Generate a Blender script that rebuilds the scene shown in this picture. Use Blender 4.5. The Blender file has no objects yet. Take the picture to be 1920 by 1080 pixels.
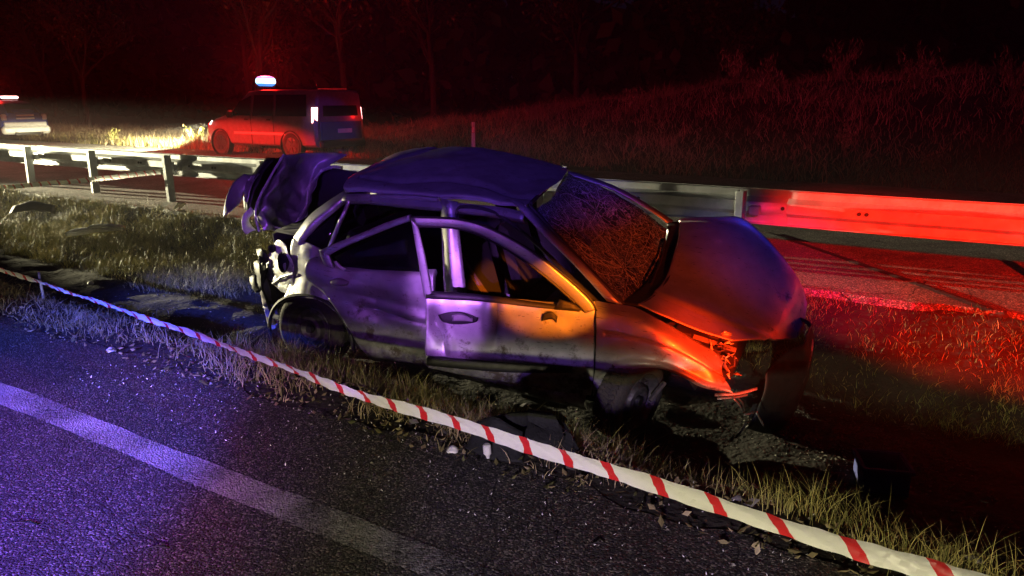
import bpy, math, random
import numpy as np
from mathutils import Vector, Matrix, Euler
R = math.radians
rng = np.random.default_rng(7)
random.seed(7)
scn = bpy.context.scene
COL = scn.collection

# ------------------------------------------------------------------ camera, world, lamps, exposure
CAMZ, PT, FPX = 1.65, R(14.3), 1386.0
cam_d = bpy.data.cameras.new('camera'); cam = bpy.data.objects.new('camera', cam_d); COL.objects.link(cam)
cam.location = (0, 0, CAMZ); cam.rotation_euler = (R(90) - PT, 0, 0)
cam_d.sensor_width = 36.0; cam_d.lens = 36.0 * FPX / 1920.0
cam_d.clip_start = 0.05; cam_d.clip_end = 2000
scn.camera = cam

world = bpy.data.worlds.new('World'); scn.world = world; world.use_nodes = True
wn = world.node_tree; bg = wn.nodes['Background']
sky = wn.nodes.new('ShaderNodeTexSky'); sky.sky_type = 'NISHITA'; sky.sun_disc = False
sky.sun_elevation = R(-8); sky.sun_rotation = R(160)
mixw = wn.nodes.new('ShaderNodeMixRGB'); mixw.inputs[0].default_value = 0.65
mixw.inputs[2].default_value = (0.26, 0.20, 0.62, 1)
wn.links.new(sky.outputs[0], mixw.inputs[1]); wn.links.new(mixw.outputs[0], bg.inputs[0])
bg.inputs[1].default_value = 0.012

def lamp(name, kind, loc, power, color, target=None, size=50, blend=.3, radius=.05, flat=1.0, roll=0.):
    d = bpy.data.lights.new(name, kind); d.energy = power; d.color = color; d.shadow_soft_size = radius
    o = bpy.data.objects.new(name, d); COL.objects.link(o); o.location = loc
    if kind == 'SPOT':
        d.spot_size = R(size); d.spot_blend = blend
        o.rotation_euler = ((Vector(target) - Vector(loc)).to_track_quat('-Z', 'Y') @ Euler((0, 0, R(roll))).to_quaternion()).to_euler(); o.scale = (1, flat, 1)   # flat < 1: a wide low beam
    return o
WARM = (1.0, .90, .55); BLUE = (.06, .09, 1.0); RED = (1.0, .012, .008); ORANGE = (1.0, .20, .008); MAG = (.62, .09, 1.0)
# headlamp of a vehicle standing on the median to the left, shining along the guardrail at the wreck
lamp('headlamp_left', 'SPOT', (-21.75, 18.95, 2.0), 78000, WARM, (-3.6, 9.8, .34), 16.5, .5, .06, .46)
lamp('warm_fill_rear', 'SPOT', (-12.0, 9.9, 1.25), 6500, WARM, (-1.62, 5.95, .42), 6.6, .5, .06)  # added warm spot that lights the wreck's crushed rear
# warm fill added unseen close behind the camera, beam cut low
lamp('warm_fill_near', 'SPOT', (-1.2, -2.6, 1.2), 950, WARM, (1.75, 3.74, -.42), 84, .3, .06, .097, 0)
lamp('warm_fill_verge', 'SPOT', (-4.5, -1.5, .95), 650, WARM, (-3.2, 5.7, -.06), 46, .4, .06, .055, -7)  # added narrow beam to brighten the left tape and verge
# inferred patrol beacons behind the camera; fills among them are added
lamp('beacon_blue', 'SPOT', (-4.2, -3.6, 2.3), 17000, BLUE, (-2.5, 3.25, .0), 29, .5, .05, .29, -20)
lamp('beacon_violet', 'SPOT', (-4.6, -2.4, 2.6), 4600, MAG, (-2.6, 1.15, 0), 48, .7, .05, .52, -26)
lamp('beacon_violet_side', 'SPOT', (-3.2, -4.0, 1.9), 6000, (.56, .18, 1.0), (-.50, 4.55, .45), 4.8, .8, .05, 1.4)
lamp('violet_fill_wide', 'SPOT', (-3.4, -4.0, 2.0), 650, (.50, .13, 1.0), (-.7, 5.2, .6), 15, .8, .05, .8)  # added weak violet fill over the wreck's side
lamp('violet_fill_rear', 'SPOT', (-3.0, -4.2, 1.9), 1500, (.42, .10, 1.0), (-1.75, 6.6, .85), 9, .8, .05, .75)  # added violet spot to brighten the raised boot lid
lamp('beacon_blue_roof', 'SPOT', (-.6, -4.2, 3.4), 1900, (.16, .06, 1.0), (-.5, 6.3, 1.2), 19, .6, .05, .40, -14)
lamp('beacon_blue_bonnet', 'SPOT', (.4, -4.2, 3.4), 1700, (.05, .05, 1.0), (2.15, 5.25, .5), 12, 1., .05, .6, -20)
lamp('beacon_orange', 'SPOT', (2.4, -3.2, 1.9), 12000, ORANGE, (.29, 4.3, .46), 4.6, .3, .05, .72, -8)
lamp('amber_fill', 'SPOT', (2.2, -3.4, 2.0), 2600, (1.0, .075, .006), (1.05, 4.85, .42), 13.5, 1., .05, .7, -14)  # added broad orange wash for lower door, wing and bonnet
lamp('red_fill_wing', 'SPOT', (.5, -3.2, 2.3), 30000, (1.0, .028, .002), (1.22, 4.3, .16), 6.6, .8, .05, .5, -36)  # added spot that reddens the near front wing
lamp('violet_fill_low', 'SPOT', (-1.6, -4.4, 1.7), 1200, (.34, .14, 1.0), (.75, 4.2, -.42), 17, .7, .05, .38, -14)  # added low spot, lifts front wheel and tufts out of the dark
lamp('beacon_red', 'SPOT', (1.6, -3.0, 2.9), 19000, (1.0, .012, .002), (4.40, 7.3, -.1), 25, .45, .05, .55)
lamp('red_fill_slope', 'SPOT', (-1.0, -6.0, 3.0), 5600, (1.0, .06, .16), (3.2, 18.0, 1.7), 48, .8, .05, .2)  # added wide red fill for the far slope
# fire engine out of the frame to the left on the far carriageway
lamp('beacon_red_far', 'SPOT', (-13.0, 13.2, 1.9), 15000, RED, (-8.2, 20.5, .2), 50, .5, .1, .26)
lamp('blue_fill_van', 'SPOT', (-1.0, -5.0, 3.2), 4200, (.06, .08, 1.0), (-4.95, 20.9, .8), 3.4, .5, .05, 1.2)  # added spot from behind the camera, turns the van's rear blue

scn.view_settings.view_transform = 'Standard'; scn.view_settings.look = 'None'
scn.view_settings.exposure = 0.0; scn.view_settings.gamma = 1.0
scn.cycles.use_denoising = True
scn.cycles.max_bounces = 6; scn.cycles.transparent_max_bounces = 8

# ------------------------------------------------------------------ geometry of the view and of the road
RA = R(31.4)
DS = np.array([math.cos(RA), -math.sin(RA)]); DN = np.array([math.sin(RA), math.cos(RA)])
def W(s, t, z=0.0):                                   # along the road, across it -> world
    p = DS * s + DN * t
    return (float(p[0]), float(p[1]), float(z))
def ray(u, v):
    a = (u - 960) / FPX; b = (540 - v) / FPX
    return np.array([a, math.cos(PT) + b * math.sin(PT), -math.sin(PT) + b * math.cos(PT)])
CAMP = np.array([0, 0, CAMZ])
def onz(u, v, z=0.0):
    r = ray(u, v); return CAMP + r * (z - CAMZ) / r[2]
CAR_LOC = np.array([-1.16, 6.2, -.25]); CAR_ROT = (R(4.5), R(3.8), R(-25.3))
CR = np.array(Euler(CAR_ROT, 'XYZ').to_matrix())
CO_ = CR.T @ (CAMP - CAR_LOC)
def cp(u, v, y):                                      # a point of the wreck at lateral offset y
    d = CR.T @ ray(u, v); return CO_ + d * (y - CO_[1]) / d[1]
def cx(u, v, x):
    d = CR.T @ ray(u, v); return CO_ + d * (x - CO_[0]) / d[0]
def cpl(u, v, p0, n):
    d = CR.T @ ray(u, v); return CO_ + d * (np.dot(np.array(p0) - CO_, n) / np.dot(d, n))

# ------------------------------------------------------------------ materials
def mat(name, col, rough=.6, metal=0., var=.0, vscale=8., bump=0., bscale=60., coat=0., emit=None, estr=0., spec=.5, vcol=None, coord='Object'):
    m = bpy.data.materials.new(name); m.use_nodes = True
    nt = m.node_tree; b = nt.nodes['Principled BSDF']
    b.inputs['Base Color'].default_value = (*col, 1); b.inputs['Roughness'].default_value = rough
    b.inputs['Metallic'].default_value = metal; b.inputs['Coat Weight'].default_value = coat
    b.inputs['Specular IOR Level'].default_value = spec
    if emit: b.inputs['Emission Color'].default_value = (*emit, 1); b.inputs['Emission Strength'].default_value = estr
    tc = nt.nodes.new('ShaderNodeTexCoord')
    if var > 0:
        n = nt.nodes.new('ShaderNodeTexNoise'); n.inputs['Scale'].default_value = vscale; n.inputs['Detail'].default_value = 6
        nt.links.new(tc.outputs[coord], n.inputs['Vector'])
        r = nt.nodes.new('ShaderNodeValToRGB'); r.color_ramp.elements[0].position = .35; r.color_ramp.elements[1].position = .68
        lo = vcol or tuple(c * (1 - var) for c in col)
        r.color_ramp.elements[0].color = (*lo, 1); r.color_ramp.elements[1].color = (*col, 1)
        nt.links.new(n.outputs['Fac'], r.inputs[0]); nt.links.new(r.outputs[0], b.inputs['Base Color'])
        rr = nt.nodes.new('ShaderNodeMapRange'); rr.inputs['To Min'].default_value = min(1, rough + .18); rr.inputs['To Max'].default_value = max(.05, rough - .06)
        nt.links.new(n.outputs['Fac'], rr.inputs['Value']); nt.links.new(rr.outputs[0], b.inputs['Roughness'])
    if bump > 0:
        n2 = nt.nodes.new('ShaderNodeTexNoise'); n2.inputs['Scale'].default_value = bscale; n2.inputs['Detail'].default_value = 5
        nt.links.new(tc.outputs[coord], n2.inputs['Vector'])
        bp = nt.nodes.new('ShaderNodeBump'); bp.inputs['Strength'].default_value = bump; bp.inputs['Distance'].default_value = .02
        nt.links.new(n2.outputs['Fac'], bp.inputs['Height']); nt.links.new(bp.outputs[0], b.inputs['Normal'])
    return m

def asphalt(name, col, worn, relief=.0042):
    m = bpy.data.materials.new(name); m.use_nodes = True; nt = m.node_tree; b = nt.nodes['Principled BSDF']
    L = nt.links.new; N = nt.nodes.new
    tc = N('ShaderNodeTexCoord')
    v = N('ShaderNodeTexVoronoi'); v.inputs['Scale'].default_value = 120; L(tc.outputs['Object'], v.inputs['Vector'])
    v2 = N('ShaderNodeTexVoronoi'); v2.inputs['Scale'].default_value = 70; L(tc.outputs['Object'], v2.inputs['Vector'])
    n = N('ShaderNodeTexNoise'); n.inputs['Scale'].default_value = 1.3; n.inputs['Detail'].default_value = 8; n.inputs['Roughness'].default_value = .65
    L(tc.outputs['Object'], n.inputs['Vector'])
    r = N('ShaderNodeValToRGB'); e = r.color_ramp.elements; e[0].position = .3; e[1].position = .72
    e[0].color = (*[c * .6 for c in col], 1); e[1].color = (*worn, 1); L(n.outputs['Fac'], r.inputs[0])
    r2 = N('ShaderNodeValToRGB'); e = r2.color_ramp.elements; e[0].position = .25; e[1].position = .98
    e[0].color = (.35, .35, .35, 1); e[1].color = (3.6, 3.4, 3.1, 1); k_ = e.new(.75); k_.color = (1.0, 1.0, .97, 1)
    sep = N('ShaderNodeSeparateColor'); L(v.outputs['Color'], sep.inputs[0]); L(sep.outputs[0], r2.inputs[0])
    mx = N('ShaderNodeMixRGB'); mx.blend_type = 'MULTIPLY'; mx.inputs[0].default_value = 1; L(r.outputs[0], mx.inputs[1]); L(r2.outputs[0], mx.inputs[2])
    ck = N('ShaderNodeTexVoronoi'); ck.feature = 'DISTANCE_TO_EDGE'; ck.inputs['Scale'].default_value = 1.1
    nz = N('ShaderNodeTexNoise'); nz.inputs['Scale'].default_value = 4; nz.inputs['Detail'].default_value = 6; L(tc.outputs['Object'], nz.inputs['Vector'])
    mv = N('ShaderNodeMixRGB'); mv.inputs[0].default_value = .12; L(tc.outputs['Object'], mv.inputs[1]); L(nz.outputs['Color'], mv.inputs[2]); L(mv.outputs[0], ck.inputs['Vector'])
    cr = N('ShaderNodeMath'); cr.operation = 'LESS_THAN'; cr.inputs[1].default_value = .003; L(ck.outputs['Distance'], cr.inputs[0])
    mc = N('ShaderNodeMixRGB'); L(cr.outputs[0], mc.inputs[0]); L(mx.outputs[0], mc.inputs[1]); mc.inputs[2].default_value = (.012, .012, .012, 1)
    L(mc.outputs[0], b.inputs['Base Color']); b.inputs['Roughness'].default_value = .72
    add = N('ShaderNodeMath'); add.operation = 'MULTIPLY_ADD'; add.inputs[1].default_value = .7
    L(v2.outputs['Distance'], add.inputs[0]); L(v.outputs['Distance'], add.inputs[2])
    bp = N('ShaderNodeBump'); bp.invert = True; bp.inputs['Strength'].default_value = 1.0; bp.inputs['Distance'].default_value = relief
    L(add.outputs[0], bp.inputs['Height']); L(bp.outputs[0], b.inputs['Normal'])
    return m

def paint_line_mat():
    m = asphalt('line_paint', (.055, .055, .055), (.07, .07, .07)); nt = m.node_tree; b = nt.nodes['Principled BSDF']
    L = nt.links.new; N = nt.nodes.new
    old = b.inputs['Base Color'].links[0].from_socket
    tc = [x for x in nt.nodes if x.type == 'TEX_COORD'][0]
    n = N('ShaderNodeTexNoise'); n.inputs['Scale'].default_value = 38; n.inputs['Detail'].default_value = 9; n.inputs['Roughness'].default_value = .75
    n3 = N('ShaderNodeTexNoise'); n3.inputs['Scale'].default_value = 2.2; n3.inputs['Detail'].default_value = 3
    L(tc.outputs['Object'], n.inputs['Vector']); L(tc.outputs['Object'], n3.inputs['Vector'])
    ad = N('ShaderNodeMath'); ad.operation = 'ADD'; L(n.outputs['Fac'], ad.inputs[0]); L(n3.outputs['Fac'], ad.inputs[1])
    r = N('ShaderNodeValToRGB'); r.color_ramp.elements[0].position = .36; r.color_ramp.elements[1].position = .58
    sx = N('ShaderNodeSeparateXYZ'); L(tc.outputs['Object'], sx.inputs[0]); mr = N('ShaderNodeMapRange'); mr.inputs['From Min'].default_value = -1.7; mr.inputs['From Max'].default_value = .2; mr.inputs['To Min'].default_value = 0; mr.inputs['To Max'].default_value = -.16; L(sx.outputs[0], mr.inputs['Value'])
    hv = N('ShaderNodeMath'); hv.operation = 'MULTIPLY_ADD'; hv.inputs[1].default_value = .5; L(ad.outputs[0], hv.inputs[0]); L(mr.outputs[0], hv.inputs[2]); L(hv.outputs[0], r.inputs[0])
    mx = N('ShaderNodeMixRGB'); L(r.outputs[0], mx.inputs[0]); L(old, mx.inputs[1]); mx.inputs[2].default_value = (.36, .36, .35, 1)
    L(mx.outputs[0], b.inputs['Base Color'])
    return m

def grass_mat(name, c0, c1, c2):
    m = bpy.data.materials.new(name); m.use_nodes = True; nt = m.node_tree; b = nt.nodes['Principled BSDF']
    a = nt.nodes.new('ShaderNodeAttribute'); a.attribute_name = 'tint'
    r = nt.nodes.new('ShaderNodeValToRGB'); e = r.color_ramp.elements
    e[0].color = (*c0, 1); e[1].color = (*c2, 1); k = e.new(.5); k.color = (*c1, 1)
    nt.links.new(a.outputs['Fac'], r.inputs[0]); nt.links.new(r.outputs[0], b.inputs['Base Color'])
    b.inputs['Roughness'].default_value = .6
    return m

def stripe_mat(name, period, duty):
    m = bpy.data.materials.new(name); m.use_nodes = True; nt = m.node_tree; b = nt.nodes['Principled BSDF']
    L = nt.links.new; N = nt.nodes.new
    uv = N('ShaderNodeUVMap'); uv.uv_map = 'UVMap'; s = N('ShaderNodeSeparateXYZ'); L(uv.outputs[0], s.inputs[0])
    a = N('ShaderNodeMath'); a.operation = 'MULTIPLY_ADD'; a.inputs[1].default_value = -.042; L(s.outputs[1], a.inputs[0]); L(s.outputs[0], a.inputs[2])
    d = N('ShaderNodeMath'); d.operation = 'DIVIDE'; d.inputs[1].default_value = period; L(a.outputs[0], d.inputs[0])
    f = N('ShaderNodeMath'); f.operation = 'FRACT'; L(d.outputs[0], f.inputs[0])
    l = N('ShaderNodeMath'); l.operation = 'LESS_THAN'; l.inputs[1].default_value = duty; L(f.outputs[0], l.inputs[0])
    mx = N('ShaderNodeMixRGB'); L(l.outputs[0], mx.inputs[0]); mx.inputs[1].default_value = (.78, .78, .74, 1); mx.inputs[2].default_value = (.62, .025, .03, 1)
    L(mx.outputs[0], b.inputs['Base Color']); b.inputs['Roughness'].default_value = .38
    return m

def shattered_glass():
    m = bpy.data.materials.new('shattered_glass'); m.use_nodes = True; nt = m.node_tree; b = nt.nodes['Principled BSDF']
    L = nt.links.new; N = nt.nodes.new
    tc = N('ShaderNodeTexCoord'); mp = N('ShaderNodeMapping'); mp.inputs['Scale'].default_value = (1, 1.9, 1)
    n = N('ShaderNodeTexNoise'); n.inputs['Scale'].default_value = 5; n.inputs['Detail'].default_value = 4
    L(tc.outputs['Object'], n.inputs['Vector'])
    mixv = N('ShaderNodeMixRGB'); mixv.inputs[0].default_value = .18; L(tc.outputs['Object'], mixv.inputs[1]); L(n.outputs['Color'], mixv.inputs[2])
    L(mixv.outputs[0], mp.inputs[0])
    v = N('ShaderNodeTexVoronoi'); v.feature = 'DISTANCE_TO_EDGE'; v.inputs['Scale'].default_value = 17; L(mp.outputs[0], v.inputs['Vector'])
    v2 = N('ShaderNodeTexVoronoi'); v2.feature = 'DISTANCE_TO_EDGE'; v2.inputs['Scale'].default_value = 62; L(mp.outputs[0], v2.inputs['Vector'])
    v3 = N('ShaderNodeTexVoronoi'); v3.inputs['Scale'].default_value = 95; L(mp.outputs[0], v3.inputs['Vector'])
    c1 = N('ShaderNodeMath'); c1.operation = 'LESS_THAN'; c1.inputs[1].default_value = .03; L(v.outputs['Distance'], c1.inputs[0])
    c2 = N('ShaderNodeMath'); c2.operation = 'LESS_THAN'; c2.inputs[1].default_value = .035; L(v2.outputs['Distance'], c2.inputs[0])
    big = N('ShaderNodeTexNoise'); big.inputs['Scale'].default_value = 3.2; big.inputs['Detail'].default_value = 3; L(tc.outputs['Object'], big.inputs['Vector'])
    g = N('ShaderNodeMath'); g.operation = 'GREATER_THAN'; g.inputs[1].default_value = .42; L(big.outputs['Fac'], g.inputs[0])
    c3 = N('ShaderNodeMath'); c3.operation = 'MULTIPLY'; L(c2.outputs[0], c3.inputs[0]); L(g.outputs[0], c3.inputs[1])
    mxc = N('ShaderNodeMath'); mxc.operation = 'MAXIMUM'; L(c1.outputs[0], mxc.inputs[0]); L(c3.outputs[0], mxc.inputs[1])
    col = N('ShaderNodeMixRGB'); L(mxc.outputs[0], col.inputs[0]); col.inputs[1].default_value = (.035, .035, .045, 1); col.inputs[2].default_value = (.40, .40, .42, 1)
    L(col.outputs[0], b.inputs['Base Color']); b.inputs['Roughness'].default_value = .22
    bp = N('ShaderNodeBump'); bp.inputs['Strength'].default_value = .35; bp.inputs['Distance'].default_value = .006; L(v3.outputs['Color'], bp.inputs['Height']); L(bp.outputs[0], b.inputs['Normal'])
    tr = N('ShaderNodeBsdfTransparent'); tr.inputs[0].default_value = (.55, .6, .6, 1)
    ms = N('ShaderNodeMixShader')
    fa = N('ShaderNodeMapRange'); fa.inputs['To Min'].default_value = .80; fa.inputs['To Max'].default_value = .95; L(mxc.outputs[0], fa.inputs['Value'])
    L(fa.outputs[0], ms.inputs[0]); L(tr.outputs[0], ms.inputs[1]); L(b.outputs[0], ms.inputs[2])
    L(ms.outputs[0], nt.nodes['Material Output'].inputs[0])
    return m

def glass_mat(name, tint=(.3, .32, .34), fac=.35):
    m = bpy.data.materials.new(name); m.use_nodes = True; nt = m.node_tree; b = nt.nodes['Principled BSDF']
    b.inputs['Base Color'].default_value = (.02, .02, .025, 1); b.inputs['Roughness'].default_value = .06
    tr = nt.nodes.new('ShaderNodeBsdfTransparent'); tr.inputs[0].default_value = (*tint, 1)
    ms = nt.nodes.new('ShaderNodeMixShader'); ms.inputs[0].default_value = fac
    nt.links.new(tr.outputs[0], ms.inputs[1]); nt.links.new(b.outputs[0], ms.inputs[2]); nt.links.new(ms.outputs[0], nt.nodes['Material Output'].inputs[0])
    return m

def wreck_paint():
    m = mat('silver_paint', (.47, .47, .48), .40, .72, .25, 9, .04, 25, .25); nt = m.node_tree; b = nt.nodes['Principled BSDF']
    L = nt.links.new; N = nt.nodes.new; tc = [x for x in nt.nodes if x.type == 'TEX_COORD'][0]
    base = b.inputs['Base Color'].links[0].from_socket; rg = b.inputs['Roughness'].links[0].from_socket
    # mud splashes, more of them low down on the body
    n = N('ShaderNodeTexNoise'); n.inputs['Scale'].default_value = 6.5; n.inputs['Detail'].default_value = 10; n.inputs['Roughness'].default_value = .72; L(tc.outputs['Object'], n.inputs['Vector'])
    sx = N('ShaderNodeSeparateXYZ'); L(tc.outputs['Object'], sx.inputs[0])
    mr = N('ShaderNodeMapRange'); mr.inputs['From Min'].default_value = .2; mr.inputs['From Max'].default_value = .75; mr.inputs['To Min'].default_value = .13; mr.inputs['To Max'].default_value = -.03; L(sx.outputs[2], mr.inputs['Value'])
    ad = N('ShaderNodeMath'); ad.operation = 'ADD'; L(n.outputs['Fac'], ad.inputs[0]); L(mr.outputs[0], ad.inputs[1])
    r = N('ShaderNodeValToRGB'); r.color_ramp.elements[0].position = .57; r.color_ramp.elements[1].position = .68; L(ad.outputs[0], r.inputs[0])
    # long scratches
    mp = N('ShaderNodeMapping'); mp.inputs['Scale'].default_value = (2.2, 30, 34); mp.inputs['Rotation'].default_value = (0, .22, .1); L(tc.outputs['Object'], mp.inputs[0])
    n2 = N('ShaderNodeTexNoise'); n2.inputs['Scale'].default_value = 3.0; n2.inputs['Detail'].default_value = 3; L(mp.outputs[0], n2.inputs['Vector'])
    r2 = N('ShaderNodeValToRGB'); r2.color_ramp.elements[0].position = .66; r2.color_ramp.elements[1].position = .69; L(n2.outputs['Fac'], r2.inputs[0])
    m1 = N('ShaderNodeMixRGB'); L(r2.outputs[0], m1.inputs[0]); L(base, m1.inputs[1]); m1.inputs[2].default_value = (.17, .16, .16, 1)
    m2 = N('ShaderNodeMixRGB'); L(r.outputs[0], m2.inputs[0]); L(m1.outputs[0], m2.inputs[1]); m2.inputs[2].default_value = (.075, .06, .045, 1)
    L(m2.outputs[0], b.inputs['Base Color'])
    m3 = N('ShaderNodeMixRGB'); L(r.outputs[0], m3.inputs[0]); L(rg, m3.inputs[1]); m3.inputs[2].default_value = (.9, .9, .9, 1); L(m3.outputs[0], b.inputs['Roughness'])
    m4 = N('ShaderNodeMath'); m4.operation = 'MULTIPLY_ADD'; m4.inputs[1].default_value = -.72; m4.inputs[2].default_value = .72; L(r.outputs[0], m4.inputs[0]); L(m4.outputs[0], b.inputs['Metallic'])
    return m

M = dict(
    paint=wreck_paint(),
    bare=mat('bare_pale_metal', (.74, .75, .74), .42, .25, .35, 30, .25, 40),
    black=mat('black_plastic', (.018, .018, .02), .5, 0, .4, 20, .1, 80),
    rubber=mat('rubber', (.022, .021, .02), .82, 0, .5, 30, .35, 90, vcol=(.045, .038, .03)),
    steel=mat('wheel_steel', (.11, .105, .1), .5, .6, .5, 25, .2, 60),
    cloth=mat('seat_cloth', (.008, .0085, .011), .95, 0, .3, 40, .3, 200),
    inside=mat('dark_lining', (.014, .014, .017), .9, 0, .3, 12),
    wglass=shattered_glass(), glass=glass_mat('dark_glass'),
    galv=mat('galvanised_steel', (.50, .52, .53), .5, .45, .3, 7, .12, 40),
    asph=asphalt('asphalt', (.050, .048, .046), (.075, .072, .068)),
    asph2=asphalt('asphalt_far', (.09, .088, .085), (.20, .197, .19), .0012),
    line=paint_line_mat(),
    soil=mat('bare_soil', (.030, .025, .019), .95, 0, .6, 3.5, .9, 22, vcol=(.013, .011, .009)),
    gravelm=mat('gravel_stone', (.27, .26, .22), .85, 0, .5, 14, .3, 50),
    grass=grass_mat('dry_grass', (.055, .065, .018), (.17, .14, .06), (.36, .29, .17)),
    grassg=grass_mat('green_grass', (.07, .10, .018), (.18, .18, .045), (.40, .34, .13)),
    slopeg=grass_mat('slope_grass', (.06, .05, .03), (.17, .13, .08), (.30, .23, .14)),
    tape=stripe_mat('barrier_tape', .215, .21),
    white=mat('white_plastic', (.75, .75, .72), .45, 0, .2, 30),
    bark=mat('bark', (.035, .03, .026), .9, 0, .4, 20, .5, 40),
    leaf=grass_mat('leaf', (.02, .03, .01), (.035, .042, .015), (.07, .055, .02)),
    leafd=grass_mat('dark_leaf', (.006, .008, .004), (.01, .012, .006), (.018, .015, .009)),
    vblue=mat('patrol_blue', (.035, .06, .30), .32, .1, .2, 8, 0, 1, .6),
    vwhite=mat('patrol_white', (.72, .73, .72), .34, 0, .12, 9, 0, 1, .5),
    vred=mat('patrol_side', (.24, .23, .24), .32, .2, .2, 9, 0, 1, .6),
    vdark=mat('vehicle_glass', (.012, .012, .016), .07, 0),
    alloy=mat('alloy', (.12, .12, .12), .35, .8),
    taill=mat('tail_lamp_lit', (.6, .05, .05), .3, emit=(1.0, .38, .36), estr=9),
    headl=mat('head_lamp_lit', (.8, .8, .8), .3, emit=(1.0, .96, .86), estr=9),
    beacon=mat('beacon_lit', (.5, .8, 1), .3, emit=(.40, .78, 1.0), estr=2.6),
    beaconb=mat('beacon_lit_blue', (.1, .4, 1), .3, emit=(.03, .30, .95), estr=1.3),
    beaconr=mat('beacon_lit_red', (1, .2, .2), .3, emit=(1.0, .55, .5), estr=14),
    lens=mat('lens_red', (.35, .01, .01), .2), lensw=mat('lens_clear', (.6, .6, .62), .12),
    orange=mat('orange_reflector', (.7, .2, .02), .25),
    bag=mat('dark_fabric', (.006, .0065, .009), .8, 0, .4, 14, .6, 30),
    bluep=mat('blue_plastic', (.05, .06, .22), .8, 0, .3, 10),
    purp=mat('grey_plastic_shard', (.22, .20, .22), .4, 0, .3, 10),
)

# ------------------------------------------------------------------ mesh helpers
class MB:
    def __init__(s): s.v = []; s.f = []
    def add(s, v, f):
        o = len(s.v); s.v += [tuple(map(float, p)) for p in v]; s.f += [tuple(i + o for i in q) for q in f]; return s
    def box(s, c, d, rot=None, bev=.12):
        hx, hy, hz = d[0] / 2, d[1] / 2, d[2] / 2; b = min(hx, hy, hz) * bev * 2
        vs = []; 
        for sx in (-1, 1):
            for sy in (-1, 1):
                for sz in (-1, 1):
                    vs += [(sx * (hx - b), sy * (hy - b), sz * hz), (sx * (hx - b), sy * hy, sz * (hz - b)), (sx * hx, sy * (hy - b), sz * (hz - b))]
        def q(i, j, k): return (((i * 2) + j) * 2 + k) * 3
        fs = []
        # faces of a chamfered box by convex hull grouping
        for k in (0, 1): fs.append([q(0, 0, k), q(1, 0, k), q(1, 1, k), q(0, 1, k)])
        for j in (0, 1): fs.append([q(0, j, 0) + 1, q(1, j, 0) + 1, q(1, j, 1) + 1, q(0, j, 1) + 1])
        for i in (0, 1): fs.append([q(i, 0, 0) + 2, q(i, 1, 0) + 2, q(i, 1, 1) + 2, q(i, 0, 1) + 2])
        for i in (0, 1):
            for j in (0, 1):
                fs.append([q(i, j, 0) + 1, q(i, j, 1) + 1, q(i, j, 1) + 2, q(i, j, 0) + 2])
                fs.append([q(0, i, j), q(1, i, j), q(1, i, j) + 1, q(0, i, j) + 1])
                fs.append([q(i, 0, j), q(i, 1, j), q(i, 1, j) + 2, q(i, 0, j) + 2])
                for k in (0, 1): fs.append([q(i, j, k), q(i, j, k) + 1, q(i, j, k) + 2])
        if rot is not None:
            vs = [tuple(rot @ Vector(p)) for p in vs]
        return s.add([(p[0] + c[0], p[1] + c[1], p[2] + c[2]) for p in vs], fs)
    def tube(s, path, r, n=6, caps=True):
        path = [Vector(p) for p in path]; rs = r if isinstance(r, (list, tuple)) else [r] * len(path)
        vs = []; fs = []
        for i, p in enumerate(path):
            t = (path[min(i + 1, len(path) - 1)] - path[max(i - 1, 0)]).normalized()
            a = t.cross(Vector((0, 0, 1)));  a = a if a.length > .05 else t.cross(Vector((0, 1, 0)))
            a.normalize(); b = t.cross(a)
            for k in range(n):
                an = 2 * math.pi * k / n; vs.append(p + (a * math.cos(an) + b * math.sin(an)) * rs[i])
        for i in range(len(path) - 1):
            for k in range(n): fs.append((i * n + k, i * n + (k + 1) % n, (i + 1) * n + (k + 1) % n, (i + 1) * n + k))
        if caps: fs += [tuple(range(n))[::-1], tuple(range((len(path) - 1) * n, len(path) * n))]
        return s.add(vs, fs)
    def lathe(s, prof, n=28, mtx=None):                # prof (axis y, radius), about local y
        vs = []; fs = []
        for (y, r) in prof:
            for k in range(n):
                a = 2 * math.pi * k / n; vs.append((r * math.cos(a), y, r * math.sin(a)))
        for i in range(len(prof) - 1):
            for k in range(n): fs.append((i * n + k, i * n + (k + 1) % n, (i + 1) * n + (k + 1) % n, (i + 1) * n + k))
        if mtx is not None: vs = [tuple(mtx @ Vector(p)) for p in vs]
        return s.add(vs, fs)
    def build(s, name, m, parent=None, smooth=True, solid=0, weld=False):
        return link_mesh(name, s.v, s.f, m, parent, smooth, solid)

def link_mesh(name, v, f, m, parent=None, smooth=True, solid=0):
    me = bpy.data.meshes.new(name); me.from_pydata([tuple(map(float, p)) for p in v], [], f); me.update()
    o = bpy.data.objects.new(name, me); COL.objects.link(o); o.parent = parent
    if m is not None: me.materials.append(M[m] if isinstance(m, str) else m)
    if smooth:
        me.shade_smooth()
        try: me.set_sharp_from_angle(angle=R(38))
        except Exception: pass
    if solid:
        md = o.modifiers.new('solid', 'SOLIDIFY'); md.thickness = solid; md.offset = 0
    return o

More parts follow.
